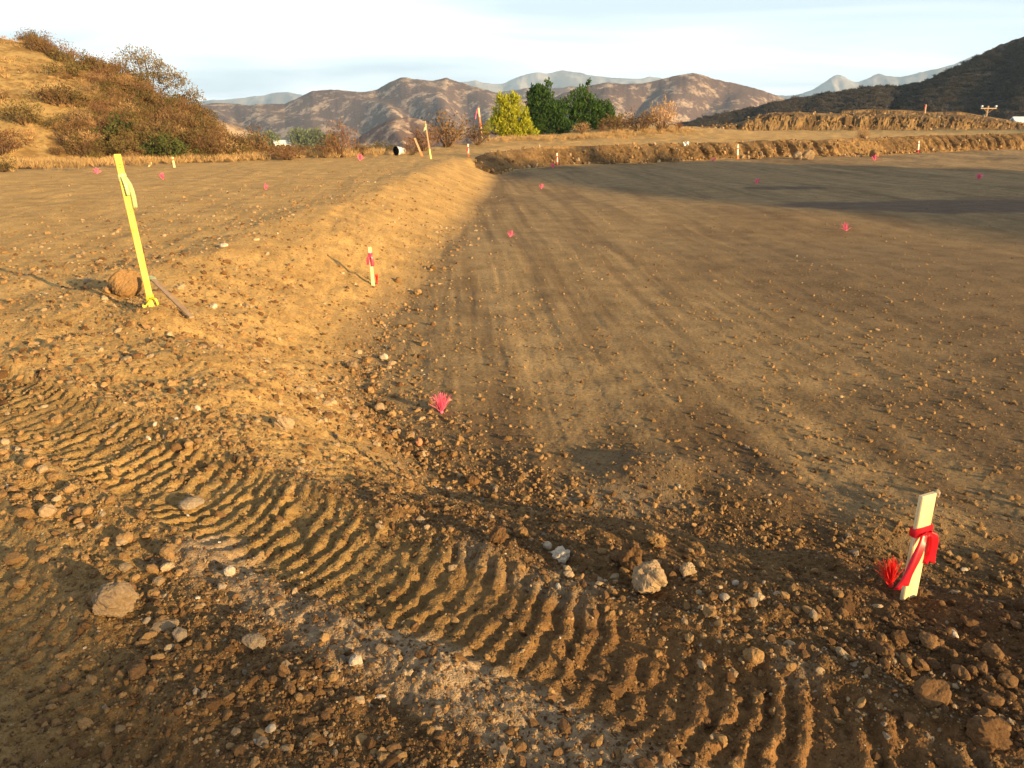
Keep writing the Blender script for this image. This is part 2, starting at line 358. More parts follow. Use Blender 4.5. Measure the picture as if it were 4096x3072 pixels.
    ye = ss(90, 160, r); blend(np.array([0.16, 0.13, 0.08]) , ye)
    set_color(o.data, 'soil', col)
    return o
ground = build_ground()

def range_mat(name, scrub, bare, cov, sc):
    m, nt, b = mat(name); n1 = noise(nt, sc, 8, 0.68); n2 = noise(nt, sc * 5, 4, 0.6)
    a = N(nt, 'ShaderNodeMath', operation='MULTIPLY_ADD'); nt.links.new(n2.outputs['Fac'], a.inputs[0]); a.inputs[1].default_value = 0.35; nt.links.new(n1.outputs['Fac'], a.inputs[2])
    nt.links.new(ramp(nt, a.outputs[0], [(cov - 0.06, scrub), (cov + 0.0, tuple(0.55 * p + 0.45 * q for p, q in zip(scrub, bare))), (cov + 0.09, bare)]), b.inputs['Base Color'])
    bump(nt, b, n2.outputs['Fac'], 0.8, 0.6 / sc * 0.1); b.inputs['Specular IOR Level'].default_value = 0.0
    return m
M['hillgrass'] = range_mat('dry_grass_slope', (0.21, 0.13, 0.052), (0.36, 0.245, 0.10), 0.66, 0.9)
# ------------------------------------------------------------------ cut bank, spoil mound
def build_bank():
    line = catmull(list(reversed(FOOT)), 40); seg = np.hypot(*np.diff(line, axis=0).T); acc = np.concatenate([[0], np.cumsum(seg)])
    L = min(82.0, acc[-1] - 0.2); ns, nt = 1500, 30
    s = np.linspace(-1.2, L, ns); px = np.interp(s, acc, line[:, 0]); py = np.interp(s, acc, line[:, 1])
    px = np.where(s < 0, line[0, 0] + s * 0.5, px); py = np.where(s < 0, line[0, 1] + s * 0.85, py)
    tx = np.gradient(px); ty = np.gradient(py); l = np.hypot(tx, ty); nx, ny = -ty / l, tx / l       # outward (away from the pad)
    t = np.linspace(0, 1, nt); Sg, T = np.meshgrid(s, t, indexing='ij')
    flute = np.abs(((Sg / 1.05 + 0.35 * fbm(Sg * 0.4, Sg * 0, 2, 121)) % 1) - 0.5) * 2
    flute = ss(0.0, 0.55, flute) * ss(0.25, 0.55, vn(Sg * 0.13, Sg * 0, 122)) * np.sin(np.clip(T, 0, 1) * math.pi) ** 0.7
    rough = 0.16 * fbm(Sg * 0.9, T * 2.0, 3, 123) + 0.20 * np.abs(fbm(Sg * 2.6, T * 4.5, 3, 124)) + 0.10 * fbm(Sg * 7, T * 9, 2, 125)
    prof = T * 1.35 + 0.30
    out = prof - 0.42 * flute - rough * (0.35 + 0.65 * np.sin(T * math.pi))
    X = px[:, None] + nx[:, None] * out; Y = py[:, None] + ny[:, None] * out
    zb = height(px + nx * -0.6, py + ny * -0.6, False); zt = height(px + nx * 2.8, py + ny * 2.8, False)
    e = ss(0, 0.12, T) * 0.12 + 0.88 * ss(0.03, 0.92, T)
    fade = ss(-1.2, 2.5, s)[:, None]
    Z = zb[:, None] - 0.06 + (zt - zb + 0.09)[:, None] * e * fade + 0.10 * fbm(Sg * 1.4, T * 3 + 5, 3, 127) * np.sin(T * math.pi) + 0.10 * ss(0.75, 0.9, T) * ss(1.0, 0.9, T) * (vn(Sg * 1.7, T * 2, 128))
    Z[:, -1] -= 0.45
    o = grid_mesh('earth_bank', np.stack([X, Y, Z], -1).reshape(-1, 3), ns, nt, M['bank'], smooth=False); tag(o, kind='structure')
    n = fbm(Sg * 0.5, T * 2, 3, 129).ravel(); k = ss(-0.3, 0.4, n)[:, None]
    base = np.array([0.25, 0.155, 0.065]) * k + np.array([0.15, 0.092, 0.04]) * (1 - k)
    set_color(o.data, 'soil', base); return np.stack([X, Y, Z], -1)
BANK = build_bank()
def build_mound(name, rows, y0, depth, seed):
    """long heap of spoil: rows = (px, crest row); foot runs along depth in front of the crest"""
    rows = np.array(rows, float); px = np.linspace(rows[0, 0], rows[-1, 0], 420); row = np.interp(px, rows[:, 0], rows[:, 1])
    nt = 44; t = np.linspace(0, 1.6, nt); V = np.zeros((len(px), nt, 3))
    for i, (p, r_) in enumerate(zip(px, row)):
        yc = y0 + (p - 690) * 0.03; c = at_dist(p, r_, yc); d = ray(p, r_); f = np.array([d[0], d[1]]) / math.hypot(d[0], d[1])
        b = (c.x - f[0] * depth, c.y - f[1] * depth); zb = float(height(np.array([b[0]]), np.array([b[1]]), False)[0]) - 0.12
        tt = np.minimum(t, 1); prof = ss(0, 0.62, tt) * 0.82 + 0.18 * ss(0.62, 1.0, tt)
        fl = fbm(np.full(nt, p * 0.11), t * 2.5, 4, seed) * 0.75 + 0.6 * np.abs(fbm(np.full(nt, p * 0.5), t * 6, 3, seed + 3))
        q = (t - 1) * depth - fl * 1.2 * np.sin(np.clip(t, 0, 1) * math.pi)
        V[i, :, 0] = c.x + f[0] * q; V[i, :, 1] = c.y + f[1] * q
        V[i, :, 2] = zb + (c.z - zb) * prof + 0.14 * fbm(np.full(nt, p * 0.35), t * 7, 3, seed + 7) * np.sin(np.clip(tt, 0, 1) * math.pi)
        V[i, :, 2] -= np.clip(t - 1.12, 0, 1) * (c.z - zb + 1) * 1.6
    o = grid_mesh(name, V.reshape(-1, 3), len(px), nt, M['bank'], smooth=False); tag(o, kind='structure')
    P, T = np.meshgrid(px, t, indexing='ij'); k = ss(-0.35, 0.35, fbm(P * 0.08, T * 3, 4, seed + 9)).ravel()[:, None]
    set_color(o.data, 'soil', np.array([0.205, 0.13, 0.055]) * k + np.array([0.105, 0.064, 0.027]) * (1 - k)); return V
MOUND = build_mound('spoil_mound', [(640, 130), (665, 128.5), (690, 128), (720, 125), (740, 122), (755, 116), (772, 112.5), (800, 112), (830, 113.5), (850, 113), (900, 114), (930, 115), (960, 115), (985, 117), (1010, 120.5), (1024, 123), (1090, 128), (1140, 133)], 72, 7.0, 141)
def right_blocker():
    # added ridge, unseen to the right; shaped to cast soft shade on the far pit floor
    a = np.array([math.sin(SUN_AZ), math.cos(SUN_AZ)]); b = np.array([-a[1], a[0]]); c = a * 118 + b * 27.0
    nu, nv = 120, 50; U, Vv = np.meshgrid(np.linspace(-1, 1, nu), np.linspace(-1, 1, nv), indexing='ij')
    H = 30.5 * ss(1.0, 0.72, np.abs(U)) * (0.97 + 0.05 * fbm(U * 9, U * 0, 4, 171)); H = H * (1 - 0.20 * ss(0.1, 0.9, -U))
    X = c[0] + b[0] * U * 16 + a[0] * Vv * 34; Y = c[1] + b[1] * U * 16 + a[1] * Vv * 34
    Z = -0.8 + H * np.clip(1 - np.abs(Vv), 0, 1) ** 0.9 + 0.4 * fbm(X * 0.3, Y * 0.3, 4, 172)
    o = grid_mesh('right_shade_ridge', np.stack([X, Y, Z], -1).reshape(-1, 3), nu, nv, M['hillgrass']); tag(o, kind='structure')
right_blocker()
def rear_blocker():
    # ridge added out of view behind the camera to block sun from the nearest ground
    a = np.array([math.sin(SUN_AZ), math.cos(SUN_AZ)]); b = np.array([-a[1], a[0]]); nn_ = np.linspace(-70, 8, 160); vv = np.linspace(-1, 1, 40)
    U, Vv = np.meshgrid(nn_, vv, indexing='ij'); H = 17.2 * ss(7.5, -4.0, U - 1.55) + 0.06 * np.clip(-U, 0, 80)
    X = a[0] * (64 + 26 * Vv) + b[0] * U; Y = a[1] * (64 + 26 * Vv) + b[1] * U
    Z = -0.6 + H * np.clip(1 - np.abs(Vv), 0, 1) ** 0.8 + 0.5 * fbm(X * 0.15, Y * 0.15, 4, 181)
    o = grid_mesh('rear_shade_ridge', np.stack([X, Y, Z], -1).reshape(-1, 3), len(nn_), len(vv), M['hillgrass']); tag(o, kind='structure')
rear_blocker()
MOUND2 = build_mound('upper_spoil_mound', [(835, 118), (842, 110.5), (870, 109.2), (905, 110), (930, 112), (960, 111.5), (985, 116), (1010, 120)], 86, 5, 161)

# ------------------------------------------------------------------ hills
M['range'] = range_mat('scrub_hills', (0.128, 0.088, 0.078), (0.45, 0.33, 0.23), 0.745, 0.035)
M['far'] = range_mat('far_rock', (0.20, 0.17, 0.16), (0.46, 0.40, 0.35), 0.70, 0.0016)
M['tan'] = range_mat('tan_slope', (0.15, 0.105, 0.075), (0.40, 0.285, 0.18), 0.62, 0.03)
M['chap'] = range_mat('chaparral_ground', (0.085, 0.070, 0.058), (0.18, 0.14, 0.115), 0.80, 0.03)
def hill_patch(name, sil, dcrest, dbase, zbase, m, nu, nv, spur, spk, seed, slant=0.0, basef=None, rough=0.0, prof=1.25, backlen=0.5):
    """heights from a skyline: sil = (px,row); the slope runs from the crest down to zbase at dbase, with spurs and gullies"""
    sil = np.array(sil, float); px = np.linspace(sil[0, 0], sil[-1, 0], nu); row = np.interp(px, sil[:, 0], sil[:, 1])
    ker = np.array([1, 2, 3, 2, 1]) / 9.; row = np.convolve(np.pad(row, 2, 'edge'), ker, 'valid')
    row = row - 0.9 * rough * fbm(px * 0.16, px * 0, 4, seed + 1)
    t = np.concatenate([np.linspace(0, 1, nv), 1 + np.linspace(0, backlen, 9)[1:]]); V = np.zeros((nu, len(t), 3))
    U, T = np.meshgrid(px, t, indexing='ij')
    u = (px - 512) / FPX; v = (384 - row) / FPX; kz = (-sp_ + v * cp) / (cp + v * sp_); kx = u / (cp + v * sp_)
    zc_ = kz * dcrest + CAMZ
    tt = np.clip(T, 0, 1)
    Y = dbase + (dcrest - dbase) * T
    k0 = u / (cp + (384 - 130) / FPX * sp_)
    KX = k0[:, None] + (kx - k0)[:, None] * tt; X = KX * Y
    zb = np.full(nu, zbase) if basef is None else basef(X[:, 0], Y[:, 0])
    Z = zb[:, None] + (zc_ - zb)[:, None] * tt ** prof
    wob = 0.5 * fbm(U * spk * 0.8, T * 0.7, 2, seed)
    ph = U * spk + slant * (T - 1) + wob
    tri = np.abs(((ph) % 1) - 0.5) * 2
    tri2 = np.abs(((ph * 2.7 + 0.4 + wob) % 1) - 0.5) * 2
    env = np.sin(np.clip(tt, 0, 1) ** 0.8 * math.pi) ** 0.8
    H = np.maximum(zc_ - zb, 0.3 * np.abs(zc_ - zb).max())[:, None]
    rd = lambda q: np.sin(q * math.pi / 2) ** 1.3
    Z = Z + spur * H * env * (rd(1 - tri) * 0.9 + 0.1 * rd(1 - tri2) * tt - 0.5) + spur * 0.22 * H * env * fbm(X * 9.0 / dcrest, Y * 9.0 / dcrest, 5, seed + 5)
    Z = Z - np.clip(T - 1, 0, 9) * H * 1.3
    o = grid_mesh(name, np.stack([X, Y, Z], -1).reshape(-1, 3), nu, len(t), m); tag(o, kind='structure')
    return np.stack([X, Y, Z], -1)[:, :nv]
VAL = -36.0
hill_patch('far_mountain', [(120, 108), (165, 104), (195, 101), (225, 99.5), (250, 97), (265, 95), (276, 92.5), (286, 92), (300, 94.5), (318, 96), (345, 104), (380, 110)], 6800, 6250, VAL, M['far'], 160, 40, 0.22, 0.05, 201, 0.8, rough=1.0)
hill_patch('far_mountain', [(420, 96), (448, 86), (462, 82), (475, 80.5), (490, 84), (502, 84), (515, 78), (530, 73.5), (538, 72.5), (548, 73.5), (562, 70.5), (572, 71.5), (590, 75), (612, 78), (640, 79), (648, 77), (658, 77.5), (675, 81), (720, 92), (760, 100)], 7600, 6800, VAL, M['far'], 260, 44, 0.22, 0.04, 202, 0.8, rough=1.0)
hill_patch('far_mountain', [(720, 104), (775, 95.5), (795, 95), (812, 90), (822, 84), (832, 77), (838, 74), (845, 77.5), (856, 82.5), (866, 79), (878, 73), (886, 76), (900, 77), (918, 73), (935, 69), (952, 65), (968, 58), (985, 53), (1000, 51), (1024, 46), (1100, 38)], 6200, 5500, VAL, M['far'], 260, 44, 0.25, 0.05, 203, 0.5, rough=1.0)
hill_patch('back_hill', [(440, 104), (480, 96), (505, 91), (530, 88), (560, 88), (575, 86), (590, 89), (640, 100), (700, 115)], 2500, 2280, VAL, M['range'], 200, 50, 0.3, 0.03, 210, 0.8, rough=0.8)
hill_patch('scrub_hill', [(90, 112), (160, 107), (200, 104), (225, 103), (250, 105), (285, 103.5), (300, 97), (312, 91), (330, 89.5), (345, 90.5), (362, 92.5), (378, 89), (390, 82), (402, 77), (415, 79), (430, 80.5), (440, 79.5), (447, 77.5), (458, 82), (480, 88), (500, 93.5), (530, 101), (560, 110), (620, 122)], 1450, 1150, VAL, M['range'], 700, 150, 0.36, 0.0135, 214, 1.1, rough=0.8)
hill_patch('scrub_hill', [(520, 118), (545, 102), (562, 94), (575, 89), (590, 85.5), (608, 82.5), (622, 84), (640, 83.5), (658, 80), (676, 75.5), (692, 73), (700, 74), (712, 78.5), (730, 82.5), (750, 87), (770, 93), (785, 98.5), (800, 104), (860, 120), (900, 128)], 1250, 1000, VAL, M['range'], 560, 140, 0.22, 0.0125, 222, -0.8, rough=0.8)
hill_patch('knoll', [(290, 150), (330, 146), (355, 140), (375, 127), (392, 119), (405, 117), (420, 119), (436, 127), (460, 131), (500, 134), (560, 140)], 520, 430, VAL + 4, M['range'], 260, 60, 0.25, 0.02, 231, 0.8, rough=0.8)
hill_patch('tan_spur', [(60, 92), (150, 101), (190, 108), (215, 118), (240, 127), (265, 137), (290, 146), (320, 152)], 420, 330, VAL + 6, M['tan'], 200, 60, 0.25, 0.03, 236, 0.5, rough=0.8)
RH = hill_patch('shaded_hill', [(600, 134), (660, 127), (700, 119), (740, 110.5), (770, 103), (800, 97.5), (830, 92.5), (860, 88), (900, 85.5), (925, 80.5), (945, 72), (960, 65), (975, 57), (1000, 45), (1024, 37), (1080, 18), (1150, -10)], 300, 205, -8, M['chap'], 360, 80, 0.16, 0.012, 241, -0.8, rough=1.5, prof=1.05)

def left_hill():
    crest = np.array([(-330, -75, 52), (-200, -35, 48), (-100, 0, 46), (0, 36, 43), (45, 48, 42), (80, 63, 41.5), (120, 80, 41), (160, 103, 40), (200, 126, 39), (235, 147, 38), (270, 154, 37.5), (330, 157, 37)], float)
    base = np.array([(-330, 176, 18), (-100, 171, 23), (0, 168, 26), (100, 164.5, 27.8), (200, 161.5, 29.8), (280, 158.5, 32), (330, 156.8, 35)], float)
    nu, nv = 260, 60; px = np.linspace(-330, 330, nu); t = np.concatenate([np.linspace(-0.06, 1, nv), np.linspace(1, 1.8, 8)[1:]])
    V = np.zeros((nu, len(t), 3))
    for i, p in enumerate(px):
        c = at_dist(p, np.interp(p, crest[:, 0], crest[:, 1]), np.interp(p, crest[:, 0], crest[:, 2])); by = np.interp(p, base[:, 0], base[:, 2])
        d = ray(p, 168); bx = d[0] / d[1] * by; bz = float(height(np.array([bx]), np.array([by]), False)[0])
        tt = np.clip(t, 0, 1); pr = 1 - (1 - tt) ** 1.35
        V[i, :, 0] = bx + (c.x - bx) * t; V[i, :, 1] = by + (c.y - by) * t
        V[i, :, 2] = bz + (c.z - bz) * pr - np.clip(t - 1.05, 0, 9) * 6 - np.where(t < 0, 0.4, 0)
    n = fbm(V[:, :, 0] * 0.25, V[:, :, 1] * 0.25, 4, 251) * 0.35 + 0.12 * fbm(V[:, :, 0] * 1.3, V[:, :, 1] * 1.3, 3, 252)
    V[:, :, 2] += n * np.clip(t, 0, 1)[None, :] ** 0.5 * np.clip(1.4 - t, 0.3, 1)[None, :]
    o = grid_mesh('hillside', V.reshape(-1, 3), nu, len(t), M['hillgrass']); tag(o, kind='structure')
    return V[:, :nv], px, t[:nv]
LH, LHpx, LHt = left_hill()

# ------------------------------------------------------------------ haze over the valley
def haze():
    m = bpy.data.materials.new('haze_air'); m.use_nodes = True; nt = m.node_tree; nt.nodes.clear()
    out = N(nt, 'ShaderNodeOutputMaterial'); v = N(nt, 'ShaderNodeVolumePrincipled')
    v.inputs['Color'].default_value = (0.48, 0.73, 1.0, 1); v.inputs['Density'].default_value = 1.35e-4; v.inputs['Anisotropy'].default_value = 0.0
    nt.links.new(v.outputs[0], out.inputs['Volume'])
    x0, x1, y0, y1, z0, z1 = -9000, 9000, -160, 12400, -60, 760
    vs = [(x, y, z) for x in (x0, x1) for y in (y0, y1) for z in (z0, z1)]
    o = mkobj('haze', vs, [(0, 1, 3, 2), (4, 6, 7, 5), (0, 4, 5, 1), (2, 3, 7, 6), (0, 2, 6, 4), (1, 5, 7, 3)], m)
    tag(o, kind='stuff'); return o
haze()

# ------------------------------------------------------------------ stones and clods
def rock_mesh(name, seed, sub=2, flat=0.7, jag=0.30, m=None, angular=0.0):
    bm = bmesh.new(); bmesh.ops.create_icosphere(bm, subdivisions=sub, radius=0.5)
    rs = np.random.default_rng(seed); co = np.array([v.co[:] for v in bm.verts]); n = co / np.linalg.norm(co, axis=1)[:, None]
    r = np.ones(len(co))
    for k in range(5):                                   # broken planes
        d = rs.normal(size=3); d /= np.linalg.norm(d); lim = rs.uniform(0.62, 0.92) if angular else rs.uniform(0.78, 1.0)
        p = n @ d; r = np.minimum(r, np.where(p > 0.05, lim / np.maximum(p, 0.05), 9))
    f = 2.3; o = rs.uniform(0, 50, 3)
    w = fbm(n[:, 0] * f + o[0] + n[:, 2] * 1.3, n[:, 1] * f + o[1] - n[:, 2] * 1.7, 4, seed) * jag
    r = r * (1 + w)
    if sub >= 4: r = r * (1 + 0.06 * fbm(n[:, 0] * 9 + n[:, 2] * 6 + o[2], n[:, 1] * 9 - n[:, 2] * 5, 3, seed + 2))
    co = n * r[:, None] * 0.5 * np.array([1, rs.uniform(0.65, 0.95), flat * rs.uniform(0.8, 1.15)])
    for v, c in zip(bm.verts, co): v.co = c
    me = bpy.data.meshes.new(name); bm.to_mesh(me); bm.free()
    if m: me.materials.append(m)
    return me
def proto_collection(name, meshes):
    col = bpy.data.collections.new(name)
    for i, me in enumerate(meshes):
        o = bpy.data.objects.new(name + '_piece', me); col.objects.link(o)
    return col
def scatter(name, pts, rot, scl, idx, col, kind='stuff'):
    me = bpy.data.meshes.new(name); me.vertices.add(len(pts)); me.vertices.foreach_set('co', np.asarray(pts, np.float32).ravel())
    for nm, tp, arr in (('rot', 'FLOAT_VECTOR', rot), ('scl', 'FLOAT_VECTOR', scl)):
        a = me.attributes.new(nm, tp, 'POINT'); a.data.foreach_set('vector', np.asarray(arr, np.float32).ravel())
    a = me.attributes.new('idx', 'INT', 'POINT'); a.data.foreach_set('value', np.asarray(idx, np.int32))
    o = bpy.data.objects.new(name, me); C.objects.link(o); tag(o, kind=kind)
    ng = bpy.data.node_groups.new(name + '_nodes', 'GeometryNodeTree')
    ng.interface.new_socket('Geometry', in_out='INPUT', socket_type='NodeSocketGeometry'); ng.interface.new_socket('Geometry', in_out='OUTPUT', socket_type='NodeSocketGeometry')
    n = ng.nodes.new; L = ng.links.new
    gi, go, ip, ci = n('NodeGroupInput'), n('NodeGroupOutput'), n('GeometryNodeInstanceOnPoints'), n('GeometryNodeCollectionInfo')
    ci.inputs['Collection'].default_value = col; ci.inputs['Separate Children'].default_value = True; ci.inputs['Reset Children'].default_value = True
    def na(nm, tp):
        q = n('GeometryNodeInputNamedAttribute'); q.data_type = tp; q.inputs['Name'].default_value = nm; return q.outputs[0]
    L(gi.outputs[0], ip.inputs['Points']); L(ci.outputs[0], ip.inputs['Instance']); ip.inputs['Pick Instance'].default_value = True
    L(na('idx', 'INT'), ip.inputs['Instance Index']); L(na('rot', 'FLOAT_VECTOR'), ip.inputs['Rotation']); L(na('scl', 'FLOAT_VECTOR'), ip.inputs['Scale'])
    L(ip.outputs[0], go.inputs[0])
    md = o.modifiers.new('scatter', 'NODES'); md.node_group = ng
    return o
SMALL = proto_collection('loose_clods', [rock_mesh('clod', 300 + i, 2, 0.66, 0.42, M[m], 1.0) for i, m in enumerate(['clod'] * 5 + ['damp'] * 3 + ['pale'] * 2 + ['grey', 'white'])])
def strew(name, n, rmin, rmax, size, power, weight, sink=0.25, azmax=44, rp=1.0, pick=None):
    u = RNG.random(n * 3); a = R(azmax) * (RNG.random(n * 3) * 2 - 1)
    r = (rmin ** (1 - rp) + u * (rmax ** (1 - rp) - rmin ** (1 - rp))) ** (1 / (1 - rp)) if rp != 1 else rmin * (rmax / rmin) ** u
    x, y = np.sin(a) * r, np.cos(a) * r
    k = np.argsort(RNG.random(n * 3) > weight(x, y), kind='stable')[:n]; w = weight(x[k], y[k]); k = k[RNG.random(len(k)) < np.clip(w * 50, 0, 1)]
    x, y = x[k], y[k]; s = size[0] * (size[1] / size[0]) ** (RNG.random(len(x)) ** power)
    z = height(x, y) + s * (0.30 - sink) 
    scl = s[:, None] * (0.75 + 0.5 * RNG.random((len(x), 3)))
    rot = RNG.random((len(x), 3)) * np.array([0.9, 0.9, 6.28])
    idx = pick(x, y) if pick else RNG.integers(0, 12, len(x))
    return scatter(name, np.stack([x, y, z], -1), rot, scl, idx, SMALL)
def dens(x, y):
    d1 = polydist(x, y, TOE)[0]; ins = inside(x, y, PAD); t = polydist(x, y, TRACK); t1 = t[0]; r = np.hypot(x, y)
    toe = np.exp(-(np.where(ins, d1 * 0.8, d1 * 1.3) / 0.35) ** 2)
    base = np.where(ins, 0.05 + 0.16 * ss(0.4, 0.7, vn(x * 0.8, y * 0.35, 401)), 0.15 + 0.25 * ss(0.45, 0.7, vn(x * 1.3, y * 1.3, 404)))
    loose = np.where(ins, 0, ss(4.6, 3.0, r) * (0.30 + 0.9 * ss(0.3, 0.65, vn(x * 1.1, y * 1.1, 402))))
    w = base + 0.8 * toe * np.where(y < 11, 1, 0.5) + loose
    w = w + 0.7 * np.exp(-((t1 - 0.32) / 0.09) ** 2)
    w = w * (1 - 0.66 * ss(0.27, 0.18, t1)) * (1 - 0.6 * ss(0.32, 0.2, polydist(x, y, TRACK2)[0]))
    lip = np.where(~ins & (y > 4.5), np.exp(-((d1 - 2.2) / 0.55) ** 2) * ss(0.3, 0.6, vn(x * 0.9, y * 0.9, 403)), 0) * 1.5
    heap = np.exp(-(((x + 2.75) / 0.55) ** 2 + ((y - 5.4) / 0.45) ** 2))
    return np.clip(w + 0.6 * lip + 1.2 * heap, 0, 1) * (1 - 0.6 * dust(x, y))
def kinds(x, y):
    t1 = polydist(x, y, TRACK)[0]; r = np.hypot(x, y)
    q = RNG.random(len(x)); dark = ss(4.0, 2.4, r) * 0.55 * ss(-1.8, -0.6, x) + 0.1 + 0.5 * ss(0.9, 1.6, x) * ss(3.2, 2.4, y)
    pal = 0.05 + 0.10 * np.exp(-((t1 - 0.36) / 0.16) ** 2) * ss(-2.2, -0.6, x) * (x < 2.2)
    w = np.where(q < pal, RNG.integers(8, 11, len(x)), np.where(q < pal + dark * (1 - pal), RNG.integers(5, 8, len(x)), RNG.integers(0, 5, len(x))))
    return np.where(RNG.random(len(x)) < 0.005, 11, w)
strew('crumbs', 70000, 1.15, 9, (0.004, 0.016), 1.7, dens, rp=1.0, pick=kinds)
strew('clods', 7000, 1.2, 16, (0.014, 0.05), 2.6, dens, rp=1.0, sink=0.32, pick=kinds)
strew('gravel', 17000, 3.2, 34, (0.010, 0.05), 1.8, lambda x, y: 0.05 + 0.6 * dens(x, y) + np.where(inside(x, y, PAD), 0.22 * ss(0.4, 0.7, vn(x * 1.0 + .1 * y, y * 0.25, 405)) * ss(18, 6, y), 0), rp=1.35, pick=kinds)
def slope_w(x, y):
    d1 = polydist(x, y, TOE)[0]; ins = inside(x, y, PAD)
    return np.where(ins, 0.25 * np.exp(-(d1 / 0.3) ** 2), (0.12 + 0.6 * ss(0.45, 0.7, vn(x * 1.1, y * 0.7, 407))) * ss(6, 3, d1) + 0.5 * np.exp(-(d1 / 0.3) ** 2)) * (x < 0.2)
strew('slope_clods', 9000, 4.2, 24, (0.016, 0.085), 2.2, slope_w, rp=1.15, sink=0.3, azmax=40, pick=lambda x, y: RNG.choice([0, 1, 2, 3, 4, 5, 6, 8, 9], len(x)))
# clods tumbled on the bank, its foot and the mound
def strew_on(name, P, n, size, tw, sink=0.2, power=2.2):
    i = RNG.integers(0, P.shape[0], n * 3); j = RNG.integers(0, P.shape[1] - 1, n * 3); t = j / (P.shape[1] - 1)
    k = RNG.random(n * 3) < tw(t); i, j = i[k][:n], j[k][:n]; p = P[i, j] + RNG.normal(size=(len(i), 3)) * np.array([0.15, 0.1, 0.0])
    s = size[0] * (size[1] / size[0]) ** (RNG.random(len(i)) ** power); p[:, 1] -= s * 0.2; p[:, 2] += s * (0.3 - sink)
    return scatter(name, p, RNG.random((len(i), 3)) * 6.28, s[:, None] * (0.75 + 0.5 * RNG.random((len(i), 3))), RNG.choice([0, 1, 2, 3, 4, 5, 8, 9, 10], len(i)), SMALL)
strew_on('bank_clods', BANK[:1100], 2200, (0.06, 0.26), lambda t: np.where(t < 0.14, 1.0, 0.14))
strew_on('mound_clods', MOUND, 900, (0.08, 0.36), lambda t: np.where(t < 0.25, 0.8, 0.35) * (t < 0.7))

ROCKN = [0]
def rock(px, py, wpx, m, label, cat='rock', flat=0.7, jag=0.3, ang=1.0, rz=None, sink=0.18, name='rock', tall=1.0, group=None, sub=4):
    ROCKN[0] += 1; sub = 3 if (sub == 4 and wpx < 15) else sub; p = at(px, py); dist = math.hypot(p.x, p.y, CAMZ - p.z) * math.cos(math.atan2(math.hypot(px - 512, py - 384), FPX))
    w = wpx * dist / FPX
    me = rock_mesh(name, 500 + ROCKN[0] * 3, sub, flat, jag, M[m], ang); o = bpy.data.objects.new(name, me); C.objects.link(o)
    o.scale = (w, w, w * tall); o.rotation_euler = (random.uniform(-.15, .15), random.uniform(-.15, .15), random.uniform(0, 6.28) if rz is None else rz)
    zs = [v.co.z for v in me.vertices]; o.location = (p.x, p.y, p.z - min(zs) * w * tall * (1 - sink * 1.6) )
    tag(o, label, cat, group); return o
rock(129, 296, 29, 'clod', 'big rounded tan boulder lying behind the tall yellow lath', 'boulder', 1.0, 0.18, tall=1.15, sub=5, sink=0.08)
rock(108, 293, 12, 'clod', 'smaller clod leaning on the left side of the tan boulder', 'clod', 0.8)
rock(285, 431, 19, 'pale', 'tan slab-sided stone on the slope left of the big pink tuft', 'rock', 0.75)
rock(117, 614, 42, 'pale', 'largest pale orange rock in the dark loose earth at lower left', 'rock', 0.72, 0.34, sub=5)
rock(192, 507, 24, 'grey', 'smooth grey split stone lying on the edge of the tread track', 'rock', 0.45, 0.12)
rock(255, 648, 25, 'grey', 'flat grey-brown stone in the dark earth below the tread track', 'rock', 0.5, 0.22)
rock(164, 629, 28, 'pale', 'long thin tan stone right of the pale orange rock', 'rock', 0.38, 0.2, rz=0.3)
rock(180, 641, 17, 'grey', 'rounded stone touching the long thin tan stone', 'rock', 0.8, 0.15)
rock(170, 651, 10, 'pale', 'small pale stone below the long thin tan stone', 'rock', 0.8, 0.2)
rock(649, 592, 37, 'pale', 'largest pale block perched on the crest of the near bank', 'rock', 0.85, 0.26, sink=0.06, sub=5)
rock(630, 570, 25, 'damp', 'upright brown clod just behind the pale block on the crest', 'clod', 1.2, 0.4, tall=1.15)
rock(618, 560, 17, 'damp', 'dark clod left of the upright brown clod', 'clod', 0.8)
rock(655, 545, 19, 'clod', 'pointed brown clod standing above the pale block', 'clod', 1.0, 0.4)
rock(562, 560, 21, 'white', 'jagged whitish stone among brown clods on the near crest', 'rock', 0.85, 0.35)
rock(498, 541, 22, 'damp', 'lumpy dark brown clod at the left end of the crest clods', 'clod', 0.9, 0.35)
rock(520, 538, 14, 'clod', 'smaller brown clod right of the lumpy dark clod', 'clod', 0.9, 0.35)
rock(547, 549, 11, 'white', 'small white stone left of the jagged whitish stone', 'rock', 0.9, 0.2)
rock(569, 577, 11, 'pale', 'small pale stone below the jagged whitish stone', 'rock', 0.8)
rock(687, 577, 15, 'pale', 'tall pale chip right of the pale block', 'rock', 1.1, 0.3, tall=1.2)
rock(709, 615, 17, 'clod', 'tan clod pair end below the tall pale chip', 'clod', 0.8)
rock(724, 600, 11, 'white', 'pale round pebble above the tan clod on the crest', 'rock', 0.8, 0.15)
rock(735, 585, 8, 'white', 'tiny white pebble nearest the red tied stake on the crest', 'rock', 0.8, 0.15)
rock(752, 662, 20, 'clod', 'tan stone at the outer edge of the curved tread bars', 'rock', 0.8, 0.25)
rock(790, 670, 12, 'clod', 'small clod right of the tan stone by the curved tread bars', 'clod', 0.8)
rock(384, 359, 9, 'white', 'small white stone at the foot of the sunlit slope', 'rock', 0.8, 0.2)
rock(352, 369, 15, 'pale', 'rounded tan stone left of the small white stone', 'rock', 0.7, 0.2)
rock(367, 363, 8, 'clod', 'little clod between the white stone and the rounded tan stone', 'clod', 0.8)
rock(380, 411, 11, 'pale', 'tan stone at the slope foot left of the big pink tuft', 'rock', 0.8, 0.25)
